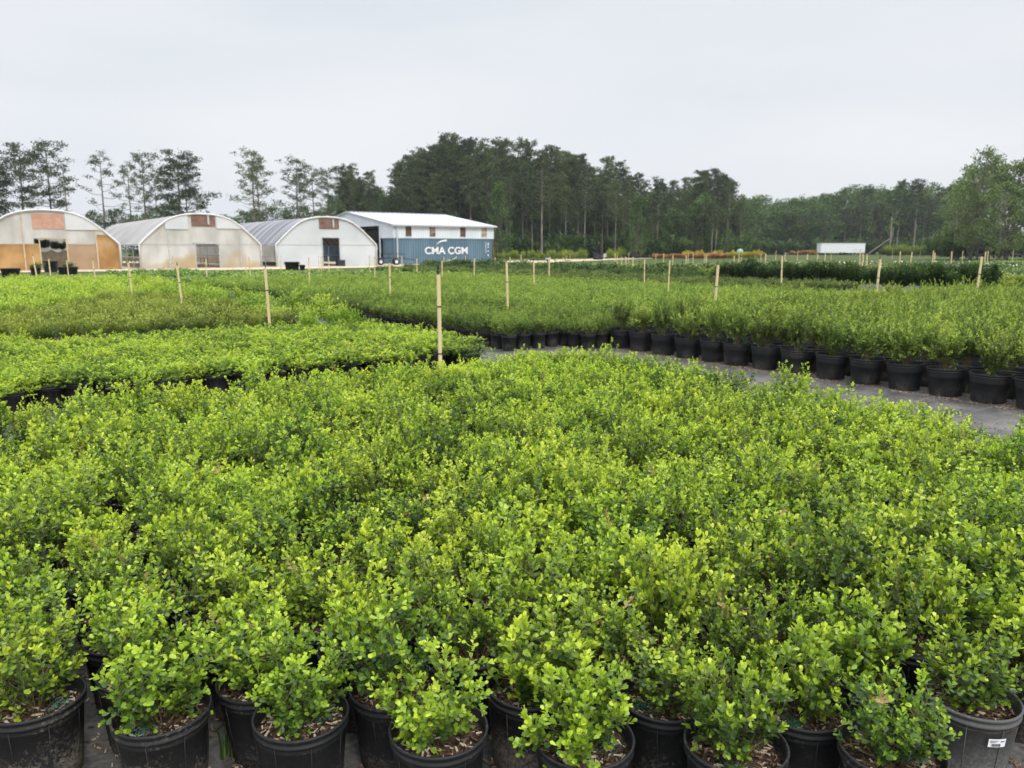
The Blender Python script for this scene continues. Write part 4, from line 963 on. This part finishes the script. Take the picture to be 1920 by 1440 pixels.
def roofside(y0, z0, y1, z1):
    mb = MB(); n_ = int((BL_ + .6) / .2); vs = []
    for k in range(n_ + 1):
        x = -.3 + (BL_ + .6) * k / n_; d = .035 if k % 3 == 0 else 0
        vs += [(x, y0, z0 + d), (x, y1, z1 + d), (x, y0, z0 - .06), (x, y1, z1 - .06)]
    fs = []
    for k in range(n_):
        a = 4 * k; fs += [(a, a + 4, a + 5, a + 1), (a + 2, a + 3, a + 7, a + 6), (a, a + 2, a + 6, a + 4), (a + 1, a + 5, a + 7, a + 3)]
    fs += [(0, 1, 3, 2), (4 * n_, 4 * n_ + 2, 4 * n_ + 3, 4 * n_ + 1)]; mb.add(vs, fs); mb.build('roof', M['roofmetal'], bt)
roofside(-.25, ZE - .01, BW / 2 - .01, ZR); roofside(BW + .25, ZE - .01, BW / 2 + .01, ZR)
q_ = MB(); q_.box(-.3, BL_ + .3, BW / 2 - .2, BW / 2 + .2, ZR + .04, ZR + .07); q_.build('ridge_cap', M['roofmetal'], bt)
q_ = MB(); q_.box(-.3, BL_ + .3, -.4, -.26, ZE - .14, ZE - .0); q_.build('gutter', M['roofmetal'], bt)
q_ = MB(); q_.box(.22, .36, -.2, -.08, .1, ZE - .1); q_.build('downspout', M['roofmetal'], bt)

# low flatbed trailer beside the container end
c, s = math.cos(ROT), math.sin(ROT)
tp = un(728, 496.8, 0); tr = _th('flatbed_trailer', 'dark low flatbed trailer with pale wheel hubs by the container end', 'trailer', (tp[0], tp[1], 0), .25)
mb = MB(); mb.box(-1.5, 1.5, -.6, .6, .62, .70); [mb.box(-1.5 + .74 * k, -1.44 + .74 * k, -.6, -.56, .70, 1.1) for k in range(5)]; mb.box(-1.5, 1.52, -.62, -.6, 1.05, 1.1); mb.build('deck', M['tub'], tr)
q_ = MB(); q_.tube([(1.5, 0, .62), (2.6, 0, .5)], .04, 6); q_.build('drawbar', M['tub'], tr)
q_ = MB(); q_.tube([(-1.45, -.3, 1.1), (-.9, -.3, 1.7)], .03, 6); q_.build('loading_ramp', M['timber'], tr)
for x in (-.75, .75):
    for y in (-.62, .62):
        q_ = MB(); q_.lathe([(.12, -.08), (.28, -.08), (.31, -.04), (.31, .04), (.28, .08), (.12, .08)], 20)
        o = q_.build('wheel', M['tub'], tr, True); o.rotation_euler = (PI / 2, 0, 0); o.location = (x, y, .31)
        h_ = MB(); h_.lathe([(0, -.085), (.15, -.085), (.17, -.06), (.17, .06), (.15, .085), (0, .085)], 16); h_.build('rim', M['paint'], o)

# ================================================================== small far things
def simple(name, px, py, w, d, parts, label, cat, rz=0):
    p = un(px, py, 0); t = _th(name, label, cat, (p[0], p[1], 0), rz)
    return t
p = un(1027, 487, 0); t = _th('white_crate', 'small white crate beside dark trays on the sandy track edge', 'crate', (p[0], p[1], 0), 0)
mb = MB(); mb.box(-.4, .4, -.3, .3, .05, .45); mb.box(-.44, .44, -.34, .34, .45, .52); mb.box(-.36, -.28, -.28, -.2, 0, .05); mb.box(.28, .36, -.28, -.2, 0, .05); mb.build('crate_body', M['paint'], t)
for k in range(3):
    p = un(1000 + 11 * k, 488.5, 0); o = _th('plant_tray', f'flat black plant tray on the track edge, {ordi(k + 1)} left of the white crate' if k < 2 else 'flat black plant tray next to the white crate', 'tray', (p[0], p[1], 0), .1 * k, 'black trays at the track edge')
    mb = MB(); mb.box(-.35, .35, -.3, .3, 0, .03); mb.box(-.37, .37, -.32, -.3, 0, .16); mb.box(-.37, .37, .3, .32, 0, .16); mb.box(-.37, -.35, -.3, .3, 0, .16); mb.box(.35, .37, -.3, .3, 0, .16); mb.build('tray_body', M['tub'], o)
p = un(1121, 487, 0); t = _th('forklift', 'dark forklift standing at the end of the olive hedge', 'forklift', (p[0], p[1], 0), .3)
mb = MB(); mb.box(-.5, .5, -.45, .45, .3, .8); mb.box(-.5, -.2, -.4, .4, .8, 1.05); mb.build('body', M['tub'], t)
mb = MB(); [mb.box(x, x + .06, y, y + .06, .8, 1.75) for x in (-.45, .35) for y in (-.4, .34)]; mb.box(-.5, .46, -.45, .45, 1.75, 1.8); mb.build('roll_cage', M['tub'], t)
mb = MB(); [mb.box(.55, .63, y, y + .08, .1, 1.7) for y in (-.3, .22)]; mb.box(.6, 1.3, -.3, -.2, .12, .16); mb.box(.6, 1.3, .2, .3, .12, .16); mb.build('mast', M['rust'], t)
for x in (-.35, .35):
    for y in (-.42, .42): q_ = MB(); q_.lathe([(0, -.09), (.22, -.09), (.25, 0), (.22, .09), (0, .09)], 16); o = q_.build('wheel', M['tub'], t, True); o.rotation_euler = (PI / 2, 0, 0); o.location = (x, y, .25)
p = un(1137, 485, 0); t = _th('white_board_stack', 'stack of white boards leaning beside the dark forklift', 'boards', (p[0], p[1], 0), .2)
mb = MB(); [mb.box(-.5 + .03 * k, .5 + .02 * k, -.2, .2, .3 + .13 * k, .38 + .13 * k) for k in range(4)]; mb.box(-.4, -.3, -.15, .15, 0, .3); mb.box(.3, .4, -.15, .15, 0, .3); mb.build('boards', M['paint'], t)
# olive hedge
def hedge(name, px0, px1, Y, z, dep, src, label, cat, sp=.7, lowz=0):
    pts = []; X0 = xz(px0, 466, Y)[0]; X1 = xz(px1, 466, Y)[0]; n_ = int((X1 - X0) / sp)
    for k in range(n_):
        for j in range(max(1, int(dep / sp))):
            q_ = (z + .5) / .42; pts.append((X0 + sp * k + rnd.uniform(-.2, .2), Y + j * sp + rnd.uniform(-.2, .2), lowz, rnd.uniform(0, 6), sp * 2.2 * rnd.uniform(.8, 1.3), q_ * rnd.uniform(.6, 1.05), rnd.randrange(len(src))))
    scatter(name, pts, src, label, cat)
hedge('olive_hedge', 925, 1110, 108, 1.0, 2, YG, 'rough olive hedge beyond the sandy track under the pines', 'hedge')
hedge('olive_bush_clump', 1142, 1188, 110, 1.3, 2, YG, 'rounded yellow green bush clump right of the forklift', 'bushes')
OR = [lowshrub(620 + k, .45, .4, M['orange'], 700, .08) for k in range(2)]; YE = [lowshrub(630 + k, .45, .4, M['yellow'], 700, .08) for k in range(2)]
hedge('red_orange_shrub_row', 1228, 1370, 116, .26, 2, OR, 'row of rusty orange shrubs at the foot of the pines', 'shrubs')
hedge('yellow_shrub_row', 1288, 1440, 122, .62, 2, YE, 'row of golden yellow shrubs behind the orange ones', 'shrubs')
hedge('brush_heap', 1485, 1538, 186, .5, 2, OR, 'heap of brown and orange brush left of the white trailer', 'brush')
BR = [lowshrub(640 + k, .5, .42, M['olive'], 800, .07) for k in range(2)]
hedge('bramble_heap', 1668, 1765, 150, 1.3, 4, BR, 'tangled brown green brambles before the right woods', 'brambles')
hedge('dense_thicket', 1770, 1830, 110, 3.0, 5, [lowshrub(650 + k, .5, .42, M['pale'], 800, .07) for k in range(2)], 'rounded green thicket at the foot of the right trees', 'thicket', sp=.9)
p = xz(1387, 478, 160); t = _th('pale_green_tank', 'pale green rounded water tank above the golden shrubs', 'tank', (xz(1387, 478, 127)[0], 127, 0)); t.scale = (.55, .55, .78)
mb = MB(); mb.lathe([(0, 0), (.9, 0), (.95, .1), (.95, 1.4), (.8, 1.75), (.3, 1.9), (.28, 2.0), (0, 2.0)], 24); mb.build('tank_body', noisy('pale_green_plastic', (.25, .40, .28), (.32, .48, .34), 2), t, True)
# white trailer
p = xz(1539, 466, 190); L3 = xz(1622, 466, 190)[0] - p[0]
t = _th('site_trailer', 'long low white trailer before the right woods', 'trailer', (p[0], 190, 0), 0)
mb = MB(); mb.box(0, L3, 0, 2.5, .55, 2.85); mb.build('body', M['paint'], t)
mb = MB(); mb.box(-.08, L3 + .08, -.08, 2.58, 2.85, 2.93); mb.build('roof', M['roofmetal'], t)
for x in (L3 * .45, L3 * .45 + .9): q_ = MB(); q_.lathe([(0, -.1), (.35, -.1), (.38, 0), (.35, .1), (0, .1)], 16); o = q_.build('wheel', M['tub'], t, True); o.rotation_euler = (PI / 2, 0, 0); o.location = (x, .1, .38)
mb = MB(); [mb.box(L3 - 3.3 + .55 * k, L3 - 3.25 + .55 * k, -1.2, -1.15, 0, 1.4) for k in range(5)]; mb.box(L3 - 3.3, L3 - .9, -1.2, -1.15, 1.35, 1.42); mb.box(L3 - 3.3, L3 - .9, -1.2, -1.15, .7, .76); o = mb.build('metal_gate', M['galv']); o.location = (p[0], 190, 0); tag(o, 'grey tubular gate in front of the white trailer', 'gate')

# ================================================================== trees
def pine(seed, H=20, cb=.5, R=3.4, dens=1.0, lean=0, nl=46, leaf=.32, pads=(2, 5)):
    rng = np.random.default_rng(seed); k = 12; tx = rng.normal(0, .25, 2); mb = MB()
    def axis(t): return np.array([tx[0] * math.sin(t * 3) + lean * t * H, tx[1] * math.sin(t * 2.3 + 1), H * t])
    mb.tube([tuple(axis(i / k * .98)) for i in range(k + 1)], [.24 * (1 - .86 * i / k) + .02 for i in range(k + 1)], 7)
    P = []; D = []; NN = []; S = []; A = []
    for i in range(nl):
        t = cb + (1 - cb) * ((i + rng.random()) / nl) ** .9; az = i * 2.4 + rng.uniform(-.5, .5); f = (t - cb) / (1 - cb)
        ln = R * (math.sin(PI * min(1, (.12 + .88 * (1 - f)) ** .75 * .5 + .0)) * .9 + .1) * rng.uniform(.55, 1.1) * (1 if f > .12 else rng.uniform(.4, .9))
        p0 = axis(t); d = np.array([math.cos(az), math.sin(az), rng.uniform(.05, .5) + .35 * f]); p1 = p0 + d * ln * np.array([1, 1, .7])
        pm_ = (p0 + p1) / 2 + np.array([0, 0, -.12 * ln]); mb.tube([tuple(p0), tuple(pm_), tuple(p1)], [.07 * (1 - f * .5), .045, .02], 4, cap=False)
        if rng.random() > dens and f < .6: continue
        for c_ in range(rng.integers(*pads)):
            q = p0 + (p1 - p0) * rng.uniform(.45, 1.1) + rng.normal(0, [.4, .4, .15]); rad = rng.uniform(.38, .80) * (R / 3.6); nt_ = int(26 * (rad / .5) ** 1.5)
            P.append(q + rng.normal(0, 1, (nt_, 3)) * [rad * .55, rad * .55, rad * .26]); D.append(rng.normal(0, 1, (nt_, 3)) + [0, 0, .4]); NN.append(rng.normal(0, 1, (nt_, 3)) + [0, 0, .6]); S.append(leaf * rng.uniform(.6, 1.3, nt_)); A.append(np.clip(rng.normal(.5, .16, nt_), 0, 1))
    V, Fc, per = place_leaves(np.concatenate(P), np.concatenate(D), np.concatenate(NN), np.concatenate(S), DIA_V * [1, 1.25, 1], DIA_F)
    return mb.mesh('trunk', M['bark'], True), np_mesh('crown', V, Fc, [M['pine']], age=np.repeat(np.concatenate(A), per))
def broad(seed, H=14, R=4, mat='broad', cb=.12, n=75, leaf=.34, pale=False, conic=.0):
    rng = np.random.default_rng(seed); mb = MB(); nt2 = rng.integers(1, 4)
    for j in range(nt2):
        o_ = rng.normal(0, .3, 2) * (j > 0); e = rng.normal(0, 1.0, 2); mb.tube([(o_[0], o_[1], 0), (o_[0] + e[0] * .3, o_[1] + e[1] * .3, H * .4), (o_[0] + e[0], o_[1] + e[1], H * .88)], [.17, .11, .03], 6)
    P = []; D = []; NN = []; S = []; A = []
    for i in range(n):
        t = cb + (1 - cb) * rng.random() ** .85; f = (t - cb) / (1 - cb); rr = R * (math.sin(PI * min(1, .16 + .84 * f) ** 1.15) ** .6 * (1 - conic * f) + .05) if f < .98 else .3
        az = rng.uniform(0, 2 * PI); q = np.array([rr * math.cos(az), rr * math.sin(az), 0]) * math.sqrt(rng.uniform(.15, 1)); q[2] = H * t * .97; rad = rng.uniform(.55, 1.15) * R / 4
        w_ = q.copy(); w_[2] -= rng.uniform(.5, 2); mb.tube([(0, 0, max(.3, w_[2] * .8)), tuple(w_ * [.6, .6, 1]), tuple(q)], [.06, .04, .015], 4, cap=False)
        nt_ = int(62 * rad); dirs = rng.normal(0, 1, (nt_, 3)); dirs /= np.linalg.norm(dirs, axis=1, keepdims=True)
        P.append(q + dirs * rad * rng.uniform(.4, 1.1, (nt_, 1)) * [1, 1, .75]); D.append(dirs + rng.normal(0, .7, (nt_, 3))); NN.append(dirs * .6 + rng.normal(0, .5, (nt_, 3)) + [0, 0, .5]); S.append(leaf * rng.uniform(.6, 1.3, nt_)); A.append(np.clip(rng.normal(.5, .15) + rng.normal(0, .1, nt_), 0, 1))
    V, Fc, per = place_leaves(np.concatenate(P), np.concatenate(D), np.concatenate(NN), np.concatenate(S), DIA_V * [1, 1.3, 1], DIA_F)
    return mb.mesh('trunk', M['palebark'] if pale else M['bark'], True), np_mesh('crown', V, Fc, [M[mat]], age=np.repeat(np.concatenate(A), per))
PN = [pine(700 + k, cb=[.45, .52, .38, .5, .42, .55][k], R=[3.6, 3.0, 3.9, 3.2, 3.5, 2.8][k], nl=[40, 34, 46, 36, 42, 32][k], pads=(2, 6)) for k in range(6)]
PP = [(pine(707 + k, cb=.5, R=3.1, nl=44)) for k in range(2)]
for tk, cw in PP: tk.materials[0] = M['palebark']
SP = [pine(710 + k, cb=[.32, .30, .36, .25][k], R=[4.6, 4.2, 4.8, 5.0][k], nl=[30, 25, 32, 40][k], dens=[.8, .65, .8, .95][k], leaf=.30, pads=[(2, 4), (1, 4), (2, 4), (3, 6)][k]) for k in range(4)]
BV = [broad(720 + k, R=[4, 3.6, 4.4][k]) for k in range(3)]
PV = [broad(730 + k, R=[4.2, 3.6, 3.9][k], mat='pale', cb=.18, pale=True, leaf=.32) for k in range(3)]
CV = [broad(740, R=3.4, conic=.65, cb=.03, n=90)]
tc_ = 0
def tree(name, me, px, ytop, Y, h0, label, cat, group, wide=1.0, dx=0):
    X, z = xz(px, ytop, Y); sc_ = z / h0
    t = _th(name, label, cat, (X, Y, -.05), rnd.uniform(0, 6.28), group)
    o = obj('trunk', me[0], t); o2 = obj('crown', me[1], t)
    t.scale = (sc_ * wide, sc_ * wide, sc_); return t
# separate pines on the left skyline
LEFT = [(-25, 290, 112, 3, 1.1), (36, 281, 116, 3, 1.15), (84, 272, 120, 0, 1.0), (117, 312, 108, None, .8), (186, 289, 118, 1, .95), (238, 308, 122, 1, .85), (265, 293, 117, 0, .95), (288, 330, 130, 1, .7), (330, 292, 112, 3, 1.25), (345, 318, 118, 2, 1.0), (472, 289, 116, 2, 1.0), (480, 300, 124, 1, .9), (556, 304, 118, 2, 1.1), (584, 315, 126, 1, .9), (612, 322, 118, 2, .9), (375, 368, 130, 1, .7), (-70, 300, 120, 0, 1)]
for k, (px, yt, Y, v, w) in enumerate(sorted(LEFT)):
    if v is None:
        me = pine(760, cb=.3, R=2.0, nl=30, dens=.16, leaf=.3); nm = 'thin half bare pine on the left skyline between two leafy ones'
        tree('pine_tree', me, px, yt, Y, 20, nm, 'pine', 'separate pines on the left skyline', w)
    else: tree('pine_tree', SP[v], px, yt, Y, 20, f'open crowned pine behind the greenhouses, {ordi(k + 1)} pine from the left', 'pine', 'separate pines on the left skyline', w)
# bushy trees below them
for k in range(22):
    px = -60 + 34 * k + rnd.uniform(-10, 10); yt = [415, 395, 408, 400, 425, 418, 410, 395, 392, 402, 398, 380, 392, 400, 402, 398, 392, 385, 380, 395, 380, 370][k]
    tree('broadleaf_tree', BV[k % 3], px, yt, 128 + rnd.uniform(-6, 10), 14, f'low dark leafy tree behind the greenhouse roofs, {ordi(k + 1)} from the left', 'tree', 'low trees behind the greenhouses', 1.3)
PROF = [(640, 305), (690, 312), (735, 322), (780, 285), (815, 262), (870, 255), (920, 262), (970, 257), (1010, 272), (1060, 290), (1110, 288), (1150, 298), (1200, 322), (1240, 338), (1290, 330), (1330, 322), (1380, 335), (1396, 352)]
def prof(px, P_):
    for (a0, b0), (a1, b1) in zip(P_, P_[1:]):
        if px <= a1: return b0 + (b1 - b0) * max(0, (px - a0)) / (a1 - a0)
    return P_[-1][1]
k = 0
FR = []
for row, (Y0, st, low) in enumerate([(134, 17, 0), (142, 15, 4), (150, 15, 10), (160, 19, 22)]):
    px = 640 + row * 5
    while px < 1392:
        FR.append((px + rnd.uniform(-5, 5), low, Y0 + rnd.uniform(-4, 4), row)); px += st
FR.sort()
kr = [0] * 4
for (px, low, Y, row) in FR:
    kr[row] += 1
    bush = row < 1 and px < 760
    yt = prof(px, PROF) + (rnd.uniform(-3, 12) if rnd.random() < .27 else rnd.uniform(16, 75)) + (8 if row == 0 else 0)
    src = PP[rnd.randrange(2)] if row == 0 and px > 950 else PN[rnd.randrange(6)]
    tree('pine_tree', src, px, yt, Y, 20, f'tall pine in the {ordi(row + 1)} line of the dense stand, {ordi(kr[row])} from its left end', 'pine', 'pines of the dense stand', rnd.uniform(.62, .95))
for k in range(38):
    px = 640 + 20.5 * k + rnd.uniform(-6, 6)
    tree('broadleaf_tree', BV[rnd.randrange(3)], px, prof(px, PROF) + rnd.uniform(75, 125), 172 + rnd.uniform(-4, 6), 14, f'dark tree at the back of the pine stand, {ordi(k + 1)} from the left', 'tree', 'back row of the pine stand', 1.05)
# dark leafy understorey trees in front of and inside the stand
for k in range(50):
    px = 640 + 15.2 * k + rnd.uniform(-6, 6)
    tree('broadleaf_tree', BV[rnd.randrange(3)], px, rnd.uniform(352, 410), (138 if k % 2 else 154) + rnd.uniform(-4, 10), 14, f'dark leafy tree filling the shade of the pine stand, {ordi(k + 1)} from the left', 'tree', 'dark understorey of the pine stand', 1.15)
for k, (px, yt, Y) in enumerate([(937, 338, 128), (1196, 362, 126), (1365, 428, 130), (1310, 440, 132), (652, 398, 118), (1165, 430, 131)]):
    tree('broadleaf_tree', CV[0] if k < 2 else BV[k % 3], px, yt, Y, 14, ['narrow ivy green tree in front of the pines right of the barn', 'narrow dark green tree before the middle of the pine stand', 'small olive tree at the right foot of the pine stand', 'low shrubby tree under the pines left of the olive one', 'dense tree rising behind the barn gable', 'low leafy tree behind the yellow green bush clump'][k], 'tree', None, .8)
# right treeline
PR2 = [(1395, 378), (1440, 380), (1500, 378), (1560, 366), (1600, 358), (1650, 358), (1680, 362), (1720, 348), (1760, 356), (1800, 345)]
RT = []
for row, (Y0, st) in enumerate([(205, 19), (214, 17), (224, 17)]):
    px = 1396 + 6 * row
    while px < 1830: RT.append((px + rnd.uniform(-5, 5), row, Y0 + rnd.uniform(-4, 4))); px += st
RT.sort()
for k, (px, row, Y) in enumerate(RT):
    yt = prof(px, PR2) + rnd.uniform(-2, 16) + (16 if row == 0 else 0); pn = px > 1560 and rnd.random() < .55
    if pn: tree('pine_tree', PP[rnd.randrange(2)] if row == 0 else PN[rnd.randrange(6)], px, yt, Y, 20, f'pine in the treeline behind the white trailer, {ordi(k + 1)} tree of that line', 'pine', 'trees of the right treeline', .9)
    else: tree('broadleaf_tree', BV[rnd.randrange(3)], px, yt - 12, Y, 14, f'leafy tree in the treeline behind the white trailer, {ordi(k + 1)} tree of that line', 'tree', 'trees of the right treeline', 1.15)
tree('pine_tree', PP[0], 1722, 337, 168, 20, 'pine with a long pale trunk standing before the right woods', 'pine', None, .95)
tree('pine_tree', PP[1], 1694, 342, 172, 20, 'slim pine just left of the pale trunked pine', 'pine', None, .7)
for k, (px, yt, Y, v, w, lab) in enumerate([(1812, 338, 112, 0, .95, 'pale grey green tree at the left end of the right grove'), (1838, 305, 104, 1, 1.0, 'pale leafy tree left of the peaked one in the right grove'), (1854, 276, 98, 2, .75, 'tallest peaked tree of the right grove'),
        (1872, 300, 100, 0, 1.0, 'full leafy tree right of the peaked one'), (1905, 298, 92, 1, 1.1, 'light green tree near the right edge of the photo'), (1945, 285, 90, 2, 1.1, 'light green tree cut by the right edge of the photo'), (1800, 362, 118, 1, .8, 'lower pale tree before the dark woods'), (1888, 340, 88, 2, 1.0, 'lower leafy tree in front of the right grove'), (1990, 300, 92, 0, 1.0, 'leafy tree beyond the right edge')]):
    tree('broadleaf_tree', PV[v], px, yt, Y, 14, lab, 'tree', 'trees of the right grove', w)
# dead snag and fallen trunk
def snag(px, yb, yt, Y, label, seed):
    rd = random.Random(seed); X, zt = xz(px, yt, Y); t = _th('dead_tree', label, 'dead tree', (X, Y, 0)); mb = MB()
    mb.tube([(0, 0, 0), (.2, 0, zt * .4), (.05, 0, zt)], [.22, .17, .05], 7); mb.build('trunk', M['palebark'], t, True)
    for k in range(6):
        z = zt * rd.uniform(.35, .9); a = rd.uniform(0, 6.28); ln = rd.uniform(.8, 2); q_ = MB(); q_.tube([(.1, 0, z), (.1 + ln * .5 * math.cos(a), ln * .5 * math.sin(a), z + ln * .5), (.1 + ln * .7 * math.cos(a), ln * .7 * math.sin(a), z + ln * 1.1)], [.08, .05, .015], 5); q_.build('branch', M['palebark'], t, True)
snag(1794, 440, 385, 108, 'bare grey dead tree with forked limbs at the right grove', 3); snag(1672, 470, 405, 165, 'leaning bare trunk behind the fallen one', 4)
X0, z0 = xz(1626, 467, 172); X1, z1 = xz(1672, 445, 176)
mb = MB(); mb.tube([(X0, 172, .15), (X1, 176, z1)], [.2, .11], 8); o = mb.build('fallen_trunk', M['bark'], None, True); tag(o, 'long fallen trunk propped at a slant right of the white trailer', 'fallen trunk')
# undergrowth along the foot of the woods
ug = []
for k in range(420):
    px = rnd.uniform(600, 1960); Y = 134 if px < 1400 else (200 if px < 1780 else 108)
    X = xz(px, 466, Y)[0]; s = rnd.uniform(2.5, 5.5); ug.append((X, Y + rnd.uniform(-3, 8), 0, rnd.uniform(0, 6), s * 1.2, s * 1.5, rnd.randrange(2)))
UG = [lowshrub(660 + k, .5, .45, M['broad'], 700, .09) for k in range(2)]
scatter('undergrowth', ug, UG, 'dark tangled undergrowth along the foot of the woods', 'undergrowth')

# haze
hb = MB(); hb.box(-420, 420, -40, 320, -1, 40); m, n, l, b = newmat('haze'); n.remove(b)
pv = n.new('ShaderNodeVolumePrincipled'); pv.inputs['Color'].default_value = (.86, .92, 1, 1); pv.inputs['Density'].default_value = .00022; pv.inputs['Anisotropy'].default_value = .2
l.new(pv.outputs[0], n['Material Output'].inputs['Volume'])
USE_HAZE = True
if USE_HAZE: o = hb.build('haze', m); o['kind'] = 'stuff'; o['label'] = 'thin moist haze over the nursery'
